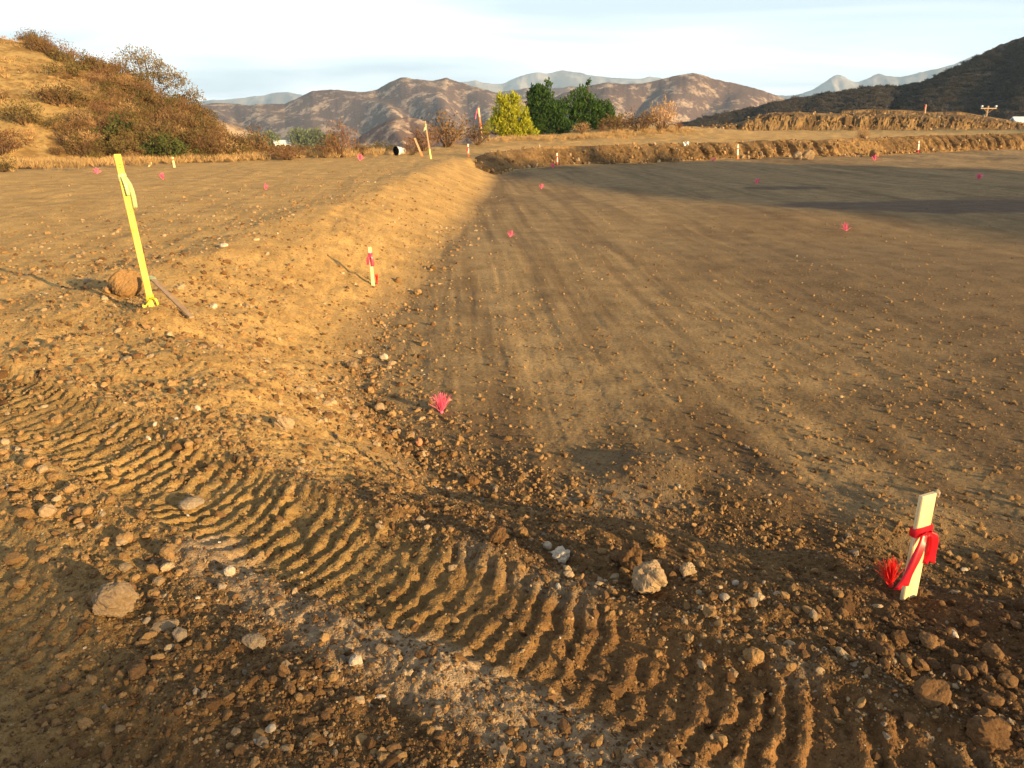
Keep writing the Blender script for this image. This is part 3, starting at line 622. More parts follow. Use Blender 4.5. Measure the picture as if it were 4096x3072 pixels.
rock(419, 445, 10, 'red', 'brick-red stone at the foot of the slope', 'rock', 0.8, 0.2)
rock(410, 440, 9, 'clod', 'brown clod beside the brick-red stone', 'clod', 0.8)
rock(472, 484, 15, 'damp', 'dark grey-brown stone in the shaded corner of the pit floor', 'rock', 0.75)
rock(495, 492, 9, 'grey', 'small grey stone right of the dark corner stone', 'rock', 0.7)
rock(588, 503, 11, 'clod', 'lone brown clod on the shaded pit floor', 'clod', 0.9, 0.2)
rock(49, 515, 17, 'pale', 'tan cobble in the loose earth at the left edge', 'cobble', 0.75, 0.15)
rock(80, 515, 12, 'clod', 'brown cobble right of the tan cobble at the left edge', 'cobble', 0.75, 0.15)
rock(15, 562, 17, 'clod', 'brown cobble lowest at the left edge of the loose earth', 'cobble', 0.75, 0.15)
rock(271, 732, 12, 'white', 'whitest pebble in the dark earth at the bottom', 'pebble', 0.75, 0.15)
rock(356, 667, 14, 'white', 'white stone in the grey powdered earth', 'rock', 0.8, 0.25)
rock(230, 575, 12, 'white', 'small whitish stone left of the chalky track edge', 'rock', 0.8, 0.25)
rock(291, 693, 17, 'damp', 'brown clod at the bottom below the grey powdered earth', 'clod', 0.9, 0.3)
rock(433, 270, 8, 'clod', 'small clod on the pit floor right of the pink ribboned stake', 'clod', 0.9)
rock(399, 283, 8, 'clod', 'clod at the slope foot right of the pink ribboned stake', 'clod', 0.8)
rock(418, 294, 8, 'clod', 'clod on the floor edge below the pink ribboned stake', 'clod', 0.8)
rock(224, 247, 9, 'white', 'white flat stone on the crest of the left slope', 'rock', 0.45, 0.2)
rock(214, 309, 8, 'white', 'white pebble right of the fallen brown lath', 'pebble', 0.8, 0.2)
rock(930, 700, 36, 'damp', 'lumpy dark brown clod at lower right with lit crumbs', 'clod', 0.8, 0.22)
rock(985, 742, 40, 'damp', 'dark brown clod lowest at the bottom right corner', 'clod', 0.7, 0.2)
rock(880, 655, 26, 'damp', 'dark clod above the tread bars at lower right', 'clod', 0.6, 0.32)
rock(968, 602, 17, 'clod', 'orange-lit clod right of the foot of the red tied stake', 'clod', 0.7, 0.4)
rock(758, 456, 7, 'clod', 'dark little stone on the pit floor behind the near bank', 'rock', 0.8)
rock(935, 497, 10, 'grey', 'pointed grey stone behind the top of the red tied stake', 'rock', 0.9, 0.2)
rock(1010, 562, 12, 'clod', 'tan clod at the right edge behind the red tied stake', 'clod', 0.9, 0.2)
rock(930, 553, 11, 'clod', 'round clod just right of the red tied stake', 'clod', 0.9, 0.2)
rock(588, 158, 7, 'white', 'pale boulder at the foot of the far bank beside the ribboned stake', 'boulder', 0.8, sub=3)
rock(797, 159.5, 9, 'pale', 'tan boulder at the foot of the right half of the far bank', 'boulder', 0.9, sub=3)
rock(808, 159.5, 12, 'pale', 'largest tan boulder at the far bank foot', 'boulder', 0.9, sub=3)
rock(874, 157.0, 10, 'clod', 'brown boulder at the far bank foot near a pink tuft', 'boulder', 0.9, sub=3)

# further cobbles and clods that show singly but look alike, zone by zone
def field(n, box, size, mats, label, group, cat, weight=dens):
    meshes = [rock_mesh('cobble', 800 + len(group) * 7 + i, 3, 0.72, 0.28, M[m], 1.0) for i, m in enumerate(mats)]
    c = 0; tries = 0
    while c < n and tries < n * 60:
        tries += 1; px, py = random.uniform(box[0], box[2]), random.uniform(box[1], box[3]); p = at(px, py)
        if math.hypot(px - 905, py - 605) < 34 or random.random() > weight(np.array([p.x]), np.array([p.y]))[0]: continue
        dist = math.hypot(p.x, p.y, CAMZ - p.z); w = size[0] * (size[1] / size[0]) ** (random.random() ** 1.8) * dist / FPX
        mi = random.randrange(len(meshes)); o = bpy.data.objects.new(cat, meshes[mi]); C.objects.link(o); o.scale = (w, w, w * random.uniform(0.8, 1.1))
        o.rotation_euler = (random.uniform(-.4, .4), random.uniform(-.4, .4), random.uniform(0, 6.28)); o.location = (p.x, p.y, p.z + w * 0.18); sz = w * FPX / dist / size[1]; tag(o, ('large ' if sz > 0.75 else 'small ' if sz < 0.6 else 'middle-sized ') + {'clod': 'tan-brown', 'damp': 'dark brown', 'pale': 'pale', 'grey': 'greyish'}[mats[mi]] + ' ' + label, cat, group); c += 1
field(48, (0, 440, 190, 600), (7, 15), ['clod', 'clod', 'damp', 'clod', 'pale'], 'cobble in the loose sunlit earth left of the tread track', 'cobbles left of the tread track', 'cobble', lambda x, y: dens(x, y) ** 2)
field(36, (120, 580, 460, 768), (7, 17), ['clod', 'damp', 'damp', 'grey', 'clod'], 'clod in the dark earth along the bottom', 'clods in the dark earth', 'clod', lambda x, y: dens(x, y) ** 2)
field(30, (370, 370, 450, 480), (5, 11), ['clod', 'clod', 'damp'], 'clod rolled to the foot of the sunlit slope', 'clods at the slope foot', 'clod', lambda x, y: np.exp(-(polydist(x, y, TOE)[0] / 0.12) ** 2))
field(40, (830, 600, 1024, 768), (7, 17), ['damp', 'damp', 'damp', 'damp'], 'clod in the turned earth at lower right', 'damp clods at lower right', 'clod', lambda x, y: 1.0 - 0.95 * ss(0.5, 0.36, polydist(x, y, TRACK)[0]))
field(20, (500, 520, 860, 640), (6, 13), ['clod', 'damp', 'pale', 'clod'], 'clod strewn along the crest of the near bank', 'clods on the near crest', 'clod', lambda x, y: dens(x, y) ** 2)

# ------------------------------------------------------------------ plants
def leafquads(P, D, w, l, rs):
    """flat little leaves at P pointing along D"""
    n = len(P); side = np.cross(D, rs.normal(size=(n, 3))); side /= np.linalg.norm(side, axis=1)[:, None] + 1e-9
    w = np.broadcast_to(w, (n,))[:, None]; l = np.broadcast_to(l, (n,))[:, None]
    V = np.stack([P - side * w * 0.5, P + D * l * 0.5 + side * w, P + D * l, P + D * l * 0.5 - side * w], 1).reshape(-1, 3)
    F = np.arange(n * 4).reshape(-1, 4); return V, F
def fast_mesh(name, V, F, m):
    me = bpy.data.meshes.new(name); me.vertices.add(len(V)); me.vertices.foreach_set('co', np.asarray(V, np.float32).ravel())
    me.loops.add(F.size); me.loops.foreach_set('vertex_index', F.astype(np.int32).ravel()); me.polygons.add(len(F))
    me.polygons.foreach_set('loop_start', np.arange(0, F.size, F.shape[1], dtype=np.int32)); me.update(calc_edges=True); me.materials.append(m); return me
def unit(v): return v / (np.linalg.norm(v, axis=1)[:, None] + 1e-9)
def shrub_meshes(seed, n_stem, n_leaf, leafm, stemm, wide=0.55, leaf=(0.02, 0.06), airy=0.4, name='shrub'):
    """shrub about one unit high; returns (stems, crown)"""
    rs = np.random.default_rng(seed); a = rs.uniform(0, 6.28, n_stem); tl = rs.uniform(0.05, 1.15, n_stem) ** 0.8
    D = np.stack([np.cos(a) * np.sin(tl), np.sin(a) * np.sin(tl), np.cos(tl)], 1); L = rs.uniform(0.6, 1.0, n_stem) * (1 - 0.25 * tl)
    lob = 0.8 + 0.35 * vn(a * 0.9 + 5, tl * 2, seed); L *= lob
    P0 = np.stack([np.cos(a), np.sin(a), 0 * a], 1) * rs.uniform(0, 0.10, n_stem)[:, None]
    tip = P0 + D * L[:, None] * np.array([wide * 1.9, wide * 1.9, 1.0])
    sd_ = np.cross(tip - P0, rs.normal(size=(n_stem, 3))); sd_ = unit(sd_); w = 0.010
    bow = unit(rs.normal(size=(n_stem, 3))) * 0.05; mid = P0 * 0.45 + tip * 0.55 + bow + np.array([0, 0, 0.06])
    V = np.stack([P0 - sd_ * w, P0 + sd_ * w, mid + sd_ * w * 0.6, mid - sd_ * w * 0.6, tip], 1).reshape(-1, 3); b = np.arange(n_stem)[:, None] * 5
    F = np.concatenate([b + np.array([[0, 1, 2, 3]]), b + np.array([[3, 2, 4, 4]])])
    stems = fast_mesh('stems', V, np.concatenate([b + np.array([[0, 1, 2]]), b + np.array([[0, 2, 3]]), b + np.array([[3, 2, 4]])]), stemm)
    i = rs.integers(0, n_stem, n_leaf); t = 1 - rs.random(n_leaf) ** 1.4 * (1 - airy * 0.5) * 0.85
    q = P0[i] + (mid[i] - P0[i]) * np.minimum(t * 2, 1)[:, None] + (tip[i] - mid[i]) * np.clip(t * 2 - 1, 0, 1)[:, None] + rs.normal(size=(n_leaf, 3)) * 0.055
    q[:, 2] = np.abs(q[:, 2]) + 0.01
    V, F = leafquads(q, unit(rs.normal(size=(n_leaf, 3)) + np.array([0, 0, 0.5]) + D[i]), rs.uniform(leaf[0] * 0.6, leaf[0] * 1.3, n_leaf), rs.uniform(leaf[1] * 0.6, leaf[1] * 1.4, n_leaf), rs)
    return stems, fast_mesh('crown', V, F, leafm)
M['twig'] = simple('dry_twig', (0.17, 0.105, 0.06), 0.3, 20)
M['drybrown'] = leaf_mat('dry_brown_leaf', (0.12, 0.072, 0.033), (0.235, 0.148, 0.066), 0.25)
M['rust'] = leaf_mat('rust_brown_leaf', (0.13, 0.066, 0.034), (0.22, 0.12, 0.062), 0.25)
M['straw'] = leaf_mat('straw_leaf', (0.36, 0.22, 0.10), (0.48, 0.32, 0.16), 0.3)
M['olive'] = leaf_mat('olive_leaf', (0.085, 0.068, 0.025), (0.17, 0.13, 0.046), 0.25)
M['darkgreen'] = leaf_mat('dark_green_leaf', (0.040, 0.052, 0.016), (0.085, 0.105, 0.032), 0.25)
M['green'] = leaf_mat('green_needle', (0.032, 0.078, 0.018), (0.085, 0.155, 0.036), 0.35, 0.2)
M['lime'] = leaf_mat('yellow_green_needle', (0.30, 0.32, 0.025), (0.55, 0.54, 0.05), 0.45, 0.2)
M['greytree'] = leaf_mat('grey_brown_leaf', (0.19, 0.15, 0.095), (0.33, 0.265, 0.17), 0.3, 0.2)
M['chapleaf'] = leaf_mat('chaparral_leaf', (0.042, 0.037, 0.031), (0.12, 0.10, 0.082), 0.2)
M['eucalypt'] = leaf_mat('grey_green_leaf', (0.12, 0.15, 0.07), (0.22, 0.24, 0.12), 0.3, 0.2)
M['bark'] = simple('bark', (0.11, 0.075, 0.05), 0.35, 12, 0.95, 0.6, 0.01)
M['drygrass'] = leaf_mat('dry_grass_blade', (0.40, 0.26, 0.11), (0.55, 0.39, 0.19), 0.35)
SH = {k: [shrub_meshes(900 + 10 * j + i, 60, n, M[k], M['twig'], w, lf, ai) for i in range(3)] for j, (k, n, w, lf, ai) in enumerate((
    ('drybrown', 900, 0.5, (0.016, 0.07), 0.5), ('rust', 850, 0.55, (0.014, 0.07), 0.5), ('straw', 800, 0.45, (0.010, 0.09), 0.7),
    ('olive', 950, 0.6, (0.022, 0.065), 0.4), ('darkgreen', 1700, 0.65, (0.028, 0.07), 0.3)))}
SHN = [0]
def shrub(loc, h, w, kind, label, group=None, name='shrub'):
    SHN[0] += 1; st, cr = SH[kind][SHN[0] % 3]; e = empty(name, loc); e.rotation_euler = (0, 0, random.uniform(0, 6.28))
    for nm, me in (('stems', st), ('crown', cr)):
        o = bpy.data.objects.new(nm, me); C.objects.link(o); o.parent = e
    e.scale = (w, w, h); tag(e, label, 'shrub', group); return e
def shrub_px(px, py, wpx, hpx, kind, label, y=None, group=None):
    p = at(px, py) if y is None else at_dist(px, py, y); k = p.y / FPX * 1.06
    if y is not None: p.z = float(height(np.array([p.x]), np.array([p.y]))[0])
    return shrub((p.x, p.y, p.z - 0.03), hpx * k * 1.05, wpx * k * 0.62, kind, label, group)
shrub_px(341, 157.5, 42, 36, 'rust', 'tall rust-brown dry shrub at the far edge of the pad, alone before the valley')
shrub_px(326, 158, 22, 20, 'rust', 'low rust-brown shrub leaning on the left of the tall one at the pad edge')
shrub_px(360, 155.5, 24, 14, 'drybrown', 'low brown shrub right of the tall rust-brown one at the pad edge')
shrub_px(288, 160, 50, 17, 'rust', 'wide low rust shrub at the end of the grass strip')
shrub_px(259, 157.5, 42, 28, 'drybrown', 'brown shrub where the hill runs down to the grass strip')
shrub_px(243, 156.5, 40, 24, 'drybrown', 'dense brown shrub at the very nose of the hill')
shrub_px(300, 156, 30, 12, 'drybrown', 'low brown shrub behind the wide rust one')
shrub_px(448, 147, 62, 31, 'drybrown', 'large domed tan-brown shrub behind the green ribboned lath')
shrub_px(424, 151, 44, 26, 'rust', 'dark rust shrub behind the leaning orange-footed stake')
shrub_px(478, 145, 34, 24, 'drybrown', 'grey-brown shrub right of the large domed one')
shrub_px(412, 155, 24, 16, 'rust', 'small rust shrub left of the leaning orange-footed stake')
shrub_px(380, 152, 40, 10, 'olive', 'low olive scrub behind the black and white bucket')
shrub_px(503, 133.5, 30, 18, 'straw', 'pale dry bush in front of the yellow-green tree')
shrub_px(662, 127, 50, 32, 'straw', 'tallest pale dry bush on the far bench skyline', y=57)
shrub_px(640, 128, 50, 20, 'drybrown', 'tan bush left of the tallest pale bush on the skyline', y=57)
shrub_px(615, 129, 44, 18, 'drybrown', 'low brown bush right of the dark green trees', y=57)
shrub_px(582, 131, 26, 13, 'straw', 'pale dry tuft at the foot of the dark green trees', y=56)
shrub_px(679, 128, 10, 12, 'rust', 'small upright rust bush right of the pale skyline bush', y=57)
shrub_px(602, 131, 14, 9, 'rust', 'tiny rust bush below the right dark green tree', y=56)
shrub_px(862, 137.5, 22, 13, 'straw', 'pinkish dry tumbleweed at the foot of the spoil mound', y=52)
for i, (px, py, w, h, k, lb) in enumerate(((125, 161, 60, 38, 'darkgreen', 'big dark green bush at the foot of the sunlit hill'), (170, 162, 52, 26, 'darkgreen', 'lower dark green bush right of the big one at the hill foot'), (105, 163, 30, 20, 'olive', 'olive bush left of the big dark green bush'),
        (4, 172, 30, 15, 'olive', 'yellow-olive bush at the left picture edge by the grass strip'), (205, 158, 50, 24, 'drybrown', 'brown bush right of the dark green bushes'), (228, 155, 40, 22, 'olive', 'dull olive bush near the nose of the hill'))):
    shrub_px(px, py, w, h, k, lb)
# the scrub on the hillside: the larger shrubs one by one
def on_hill(px, t):
    i = int(np.argmin(np.abs(LHpx - px))); j = int(np.argmin(np.abs(LHt - t))); return LH[i, j]
rs = np.random.default_rng(77); cnt = 0
while cnt < 190:
    px = rs.uniform(-30, 255); t = rs.random() ** 0.9
    cov = fbm(np.array([px * 0.022]), np.array([t * 3.0]), 3, 78)[0]; cov += 0.95 * (px - 88) / 130 + (0.40 if t > 0.92 else 0) + (0.25 if t < 0.15 else 0)
    if cov < rs.uniform(-0.35, 0.35) and rs.random() > 0.07: continue
    p = on_hill(px, t); right = ss(120, 220, px)
    k = rs.choice(['drybrown', 'rust', 'olive', 'straw'], p=[0.42, 0.14, 0.32, 0.12]); h = rs.uniform(0.5, 1.25) * (1 + 0.25 * right) * (1 - 0.45 * ss(190, 250, px)) * (1 - 0.3 * right * (t > .8))
    lb = {'drybrown': 'brown', 'rust': 'rust-brown', 'olive': 'olive', 'straw': 'straw-coloured'}[k]
    zone = 'along the skyline of the sunlit hill' if t > 0.85 else ('on the lower right flank of the sunlit hill' if px > 150 else ('high on the open face of the sunlit hill' if t > 0.45 else 'low on the open face of the sunlit hill'))
    shrub(tuple(p - np.array([0, 0, 0.05])), h, h * rs.uniform(0.8, 1.3), k, ('tall ' if h > 1.05 else 'low ' if h < 0.7 else 'middle-sized ') + lb + ' shrub ' + zone, lb + ' shrubs ' + zone); cnt += 1
# small scrub and grass that nobody could count
def joined(pair, sc=1):
    me = pair[1].copy(); return me
SCRUB = proto_collection('low_scrub', [SH[k][i][1] for k in ('drybrown', 'olive', 'rust', 'straw') for i in range(2)])
n = 2600; i = RNG.integers(40, LH.shape[0], n); j = (RNG.random(n) * (LH.shape[1] - 1)).astype(int); P = LH[i, j] + RNG.normal(size=(n, 3)) * np.array([0.3, 0.3, 0])
k = (fbm(P[:, 0] * 0.3, P[:, 1] * 0.3, 3, 79) + 0.012 * (LHpx[i] - 95)) > RNG.uniform(-0.4, 0.4, n); P = P[k]; n = len(P); h = RNG.uniform(0.2, 0.6, n)
scatter('hillside_scrub', P - np.array([0, 0, 0.03]), np.stack([0 * h, 0 * h, RNG.random(n) * 6.28], 1), np.stack([h * 1.3, h * 1.3, h], 1), RNG.choice([0, 1, 2, 3, 4, 6, 7, 6, 7], n), SCRUB)
CH = proto_collection('chaparral_bushes', [shrub_meshes(980 + i, 20, 420, M['chapleaf'], M['twig'], 0.6, (0.05, 0.11), 0.3)[1] for i in range(4)])
n = 8000; i = RNG.integers(60, RH.shape[0], n); j = (RNG.random(n) ** 0.8 * (RH.shape[1] * 0.97 - 1)).astype(int); P = RH[i, j] + RNG.normal(size=(n, 3)) * np.array([1.0, 1.0, 0]); h = RNG.uniform(0.7, 1.9, n)
scatter('chaparral', P - np.array([0, 0, 0.2]), np.stack([0 * h, 0 * h, RNG.random(n) * 6.28], 1), np.stack([h * 1.3, h * 1.3, h], 1), RNG.integers(0, 4, n), CH)
def tuft_mesh(seed, nb=26):
    rs = np.random.default_rng(seed); a = rs.uniform(0, 6.28, nb); tl = rs.uniform(0.05, 0.7, nb)
    D = np.stack([np.cos(a) * np.sin(tl), np.sin(a) * np.sin(tl), np.cos(tl)], 1)
    V, F = leafquads(np.stack([np.cos(a), np.sin(a), 0 * a], 1) * 0.12, D, 0.022, rs.uniform(0.6, 1.0, nb), rs); return fast_mesh('grass_tuft', V, F, M['drygrass'])
TF = proto_collection('grass_tufts', [tuft_mesh(990 + i) for i in range(4)])
pts = []
for q in range(4500):
    u = RNG.random(); b = np.array([-20, 22.5]) * (1 - u) + np.array([-7, 36.0]) * u + RNG.normal(size=2) * np.array([0.9, 0.9]) + np.array([-1.0, 0.9]) * RNG.random() * 2.0 + np.array([0.5, -0.5])
    pts.append((b[0], b[1]))
for q in range(700):
    u = RNG.random(); b = np.array([-2.2, 48]) * (1 - u) + np.array([13.5, 57.5]) * u + RNG.normal(size=2) * np.array([0.8, 1.3]); pts.append((b[0], b[1]))
n = 3000; i = RNG.integers(60, LH.shape[0], n); j = (RNG.random(n) * (LH.shape[1] - 1)).astype(int); P = LH[i, j] + RNG.normal(size=(n, 3)) * np.array([0.25, 0.25, 0]); h = RNG.uniform(0.08, 0.26, n)
P = P[fbm(P[:, 0] * 0.6, P[:, 1] * 0.6, 3, 88) > -0.15]; n = len(P); h = h[:n]
scatter('hillside_grass', P - np.array([0, 0, 0.02]), np.stack([0 * h, 0 * h, RNG.random(n) * 6.28], 1), np.stack([h * 1.6, h * 1.6, h], 1), RNG.integers(0, 4, n), TF)
pts = np.array(pts); z = height(pts[:, 0], pts[:, 1], False); n = len(z); h = RNG.uniform(0.10, 0.38, n)
scatter('dry_grass', np.column_stack([pts, z + 0.01]), np.stack([0 * h, 0 * h, RNG.random(n) * 6.28], 1), np.stack([h * 1.2, h * 1.2, h], 1), RNG.integers(0, 4, n), TF)

def tube(pts, rad, sides=7):
    pts = [Vector(p) for p in pts]; V = []; F = []
    for i, p in enumerate(pts):
        d = (pts[min(i + 1, len(pts) - 1)] - pts[max(i - 1, 0)]).normalized(); a = d.orthogonal().normalized(); b = d.cross(a); r = rad[i] if hasattr(rad, '__len__') else rad
        for k in range(sides): V.append(p + (a * math.cos(6.2832 * k / sides) + b * math.sin(6.2832 * k / sides)) * r)
    for i in range(len(pts) - 1):
        for k in range(sides): F.append((i * sides + k, i * sides + (k + 1) % sides, (i + 1) * sides + (k + 1) % sides, (i + 1) * sides + k))
    F.append(tuple(range(sides))[::-1]); F.append(tuple(range((len(pts) - 1) * sides, len(pts) * sides))); return V, F
def tree(px, py, y, lobes, kmat, label, n, leaf, upw=1.2, name='tree', trunk=0.10, hollow=0.55, limbs=True):
    """lobes in picture pixels about the foot: (dx, height of centre, half width, half height)"""
    p = at_dist(px, py, y); k = y / FPX * 1.06 * (0.84 if name == 'pine_tree' else 1.0); p.z = float(height(np.array([p.x]), np.array([p.y]))[0]) if name == 'pine_tree' else p.z; e = empty(name, p); rs = np.random.default_rng(int(px * 7 + py)); 
    if name == 'pine_tree':
        lobes = [q for (dx, hc, a, b) in lobes for q in [(dx, hc, a * 0.74, b * 0.78)] + [(dx + a * rs.uniform(-0.95, 0.95), max(2.5, hc + b * rs.uniform(-0.9, 1.0)), a * rs.uniform(0.25, 0.42), b * rs.uniform(0.3, 0.5)) for _ in range(3)]]
    tot = sum(l[2] * l[3] for l in lobes); VV = []; FF = []; off = 0
    TV, TF_ = [], []
    def addtube(pts, rad):
        v, f = tube(pts, rad); o = len(TV); TV.extend(v); TF_.extend([tuple(q + o for q in g) for g in f])
    top = max(l[1] for l in lobes) * k; addtube([(0, 0, -0.3), (0.04, 0, top * 0.4), (0.0, 0.05, top)], [trunk * 1.3, trunk * 0.8, trunk * 0.25])
    for (dx, hc, a, b) in lobes:
        m = int(n * a * b / tot); c = np.array([dx * k, rs.uniform(-0.3, 0.3) * a * k, hc * k]); d = unit(rs.normal(size=(m, 3)))
        nc = 15; cd = unit(rs.normal(size=(nc, 3))); bump_ = np.max(d @ cd.T, axis=1)                 # clumps
        r = (hollow + (1 - hollow) * rs.random(m) ** 0.5) * (0.50 + 0.62 * ss(0.78, 0.985, bump_))
        q = c + d * r[:, None] * np.array([a * k, a * k, b * k]); D = unit(d * 0.8 + rs.normal(size=(m, 3)) * 0.6 + np.array([0, 0, upw]))
        V, F = leafquads(q, D, leaf[0] * rs.uniform(0.6, 1.3, m), leaf[1] * rs.uniform(0.6, 1.4, m), rs); VV.append(V); FF.append(F + off); off += len(V)
        if limbs: addtube([(0, 0, top * 0.12), tuple(c * np.array([0.6, 0.6, 0.75])), tuple(c + np.array([0, 0, b * k * 0.3]))], [trunk * 0.6, trunk * 0.4, trunk * 0.15])
    cr = bpy.data.objects.new('crown', fast_mesh('crown', np.concatenate(VV), np.concatenate(FF), M[kmat])); C.objects.link(cr); cr.parent = e
    mkobj('trunk', TV, TF_, M['bark'], e, True); tag(e, label, 'tree'); return e
tree(511, 136, 55, [(-3, 24, 11, 22), (7, 22, 9, 21), (-14, 18, 9, 14), (17, 12, 8, 13), (-10, 34, 7, 9), (3, 38, 6, 8), (-22, 10, 7, 9), (25, 4, 6, 5), (0, 8, 16, 9), (-8, 4, 12, 6), (9, 4, 12, 6)], 'lime', 'bright yellow-green young pine, leftmost of the trees on the bench', 7000, (0.045, 0.20), name='pine_tree')
tree(543, 134, 60, [(-4, 36, 13, 17), (4, 26, 17, 22), (-10, 24, 12, 22), (14, 18, 12, 16), (-2, 44, 9, 8), (20, 8, 12, 9), (-6, 10, 17, 13), (-8, 4, 12, 6), (9, 4, 12, 6)], 'green', 'tallest dark green pine, in the middle of the bench trees', 11000, (0.05, 0.20), name='pine_tree')
tree(586, 133, 61, [(-14, 24, 11, 18), (-6, 34, 9, 13), (3, 22, 12, 20), (14, 16, 11, 15), (24, 14, 9, 13), (-20, 14, 9, 12), (30, 8, 8, 9), (4, 8, 20, 9), (-8, 4, 12, 6), (9, 4, 12, 6)], 'green', 'wide dark green pine, rightmost of the trees on the bench', 10000, (0.05, 0.20), name='pine_tree')
tree(152, 106, 42, [(-6, 38, 16, 10), (-21, 30, 10, 9), (10, 31, 15, 11), (26, 20, 12, 10), (2, 22, 22, 10), (-10, 18, 13, 9), (36, 8, 10, 8)], 'greytree', 'sparse grey-brown tree standing on the shoulder of the sunlit hill', 6500, (0.028, 0.11), 0.3, 'tree', 0.07, 0.25)
tree(183, 121, 41, [(0, 16, 14, 9), (12, 8, 12, 8), (-8, 10, 10, 8), (22, 3, 9, 6)], 'olive', 'small dark tree right of the sparse tree on the hill shoulder', 3600, (0.028, 0.11), 0.3, 'tree', 0.05, 0.3)
for px, py, s_, lb in ((272, 150, 0.9, 'pale green valley tree left of the white roofed house'), (300, 149, 1.0, 'broad pale green valley tree right of the white roofed house'), (317, 150, 1.05, 'pale green valley tree beside the rust shrub at the pad edge'), (256, 148, 0.7, 'smallest pale green valley tree nearest the tan spur'), (332, 150, 0.8, 'green valley tree half hidden by the rust shrub')):
    tree(px, py, 300, [(-4 * s_, 10 * s_, 6 * s_, 7 * s_), (4 * s_, 9 * s_, 6 * s_, 6 * s_), (0, 5 * s_, 8 * s_, 5 * s_), (1 * s_, 14 * s_, 4 * s_, 4 * s_)], 'eucalypt', lb, 1500, (0.28, 0.7), 0.2, 'tree', 0.3, 0.35)

# ------------------------------------------------------------------ survey stakes, laths, ribbons
def wood(name, a, b, sc=(60, 60, 4)):
    m, nt, bs = mat(name); t = N(nt, 'ShaderNodeTexCoord'); mpn = N(nt, 'ShaderNodeMapping'); mpn.inputs['Scale'].default_value = sc; nt.links.new(t.outputs['Object'], mpn.inputs[0])
    n1 = noise(nt, 2.0, 6, 0.6, vec=mpn.outputs[0]); n2 = noise(nt, 9, 4)
    c = ramp(nt, n1.outputs['Fac'], [(0.3, a), (0.7, b)]); c = mixc(nt, 1.0, c, ramp(nt, n2.outputs['Fac'], [(0.35, (0.85, 0.82, 0.78)), (0.6, (1.05, 1.05, 1.05))]), 'MULTIPLY')
    nt.links.new(c, bs.inputs['Base Color']); bs.inputs['Roughness'].default_value = 0.7; bump(nt, bs, n1.outputs['Fac'], 0.3, 0.002); return m
M['pinewood'] = wood('fresh_pine', (0.58, 0.43, 0.23), (0.74, 0.60, 0.36))
M['yellowwood'] = wood('yellow_lath', (0.50, 0.34, 0.05), (0.80, 0.60, 0.16))
M['oldwood'] = wood('weathered_wood', (0.26, 0.17, 0.10), (0.42, 0.29, 0.18))
M['whitewood'] = wood('whitewashed_stake', (0.62, 0.56, 0.48), (0.78, 0.72, 0.64))
M['orangepaint'] = simple('orange_paint', (0.75, 0.16, 0.06), 0.15, 40, 0.6)
def tape(name, col, tr=0.45):
    m, nt, b = mat(name); n1 = noise(nt, 40, 3); c = ramp(nt, n1.outputs['Fac'], [(0.3, tuple(q * 0.75 for q in col)), (0.7, col)])
    nt.links.new(c, b.inputs['Base Color']); b.inputs['Roughness'].default_value = 0.35; b.inputs['Specular IOR Level'].default_value = 0.5
    t = N(nt, 'ShaderNodeBsdfTranslucent'); nt.links.new(c, t.inputs[0]); x = N(nt, 'ShaderNodeMixShader'); x.inputs[0].default_value = tr
    out = nt.nodes['Material Output']; nt.links.new(b.outputs[0], x.inputs[1]); nt.links.new(t.outputs[0], x.inputs[2]); nt.links.new(x.outputs[0], out.inputs[0]); return m
M['redtape'] = tape('red_tape', (0.85, 0.025, 0.045)); M['pinktape'] = tape('pink_tape', (0.90, 0.10, 0.22)); M['limetape'] = tape('lime_tape', (0.66, 0.78, 0.42)); M['yellowtape'] = tape('yellow_tape', (0.80, 0.75, 0.08)); M['greentape'] = tape('green_tape', (0.42, 0.62, 0.36))
M['pinkbristle'] = simple('pink_bristle', (0.86, 0.15, 0.27), 0.3, 30, 0.5); M['redbristle'] = simple('red_bristle', (0.75, 0.03, 0.025), 0.15, 30, 0.5)
def board(name, w, th, L, m, parent, z0=-0.12, bev=0.003, chip=0.0):
    bm = bmesh.new(); bmesh.ops.create_cube(bm, size=1)
    for v in bm.verts: v.co = Vector((v.co.x * w, v.co.y * th, z0 + (v.co.z + 0.5) * (L - z0)))
    for v in bm.verts:
        if v.co.z > L * 0.5: v.co.z += chip * (v.co.x / w)
    bmesh.ops.bevel(bm, geom=bm.edges[:], offset=bev, segments=1, affect='EDGES')
    me = bpy.data.meshes.new(name); bm.to_mesh(me); bm.free(); me.materials.append(m); o = bpy.data.objects.new(name, me); C.objects.link(o); o.parent = parent; return o
def strip(name, path, width, m, parent, wdir=(1, 0, 0), fold=0.3, seed=0, taper=0.0):
    """a crumpled ribbon along a path: folded lengthwise"""
    P = catmull(path, 6); nn = len(P); rs = np.random.default_rng(seed); V = []; F = []; K = 5
    for i, p in enumerate(P):
        w = width * (1 - taper * (1 - i / (nn - 1))); wd = Vector(wdir).normalized(); d = Vector(P[min(i + 1, nn - 1)] - P[max(i - 1, 0)]).normalized(); nrm = d.cross(wd).normalized()
        for k in range(K):
            s_ = (k / (K - 1) - 0.5); V.append(Vector(p) + wd * w * s_ + nrm * (w * fold * (0.5 if k % 2 else -0.5) + 0.05 * w * math.sin(i * 0.5 + k + seed)))
    for i in range(nn - 1):
        for k in range(K - 1): F.append((i * K + k, i * K + k + 1, (i + 1) * K + k + 1, (i + 1) * K + k))
    o = mkobj(name, V, F, m, parent, True); sl = o.modifiers.new('thickness', 'SOLIDIFY'); sl.thickness = 0.0012; return o
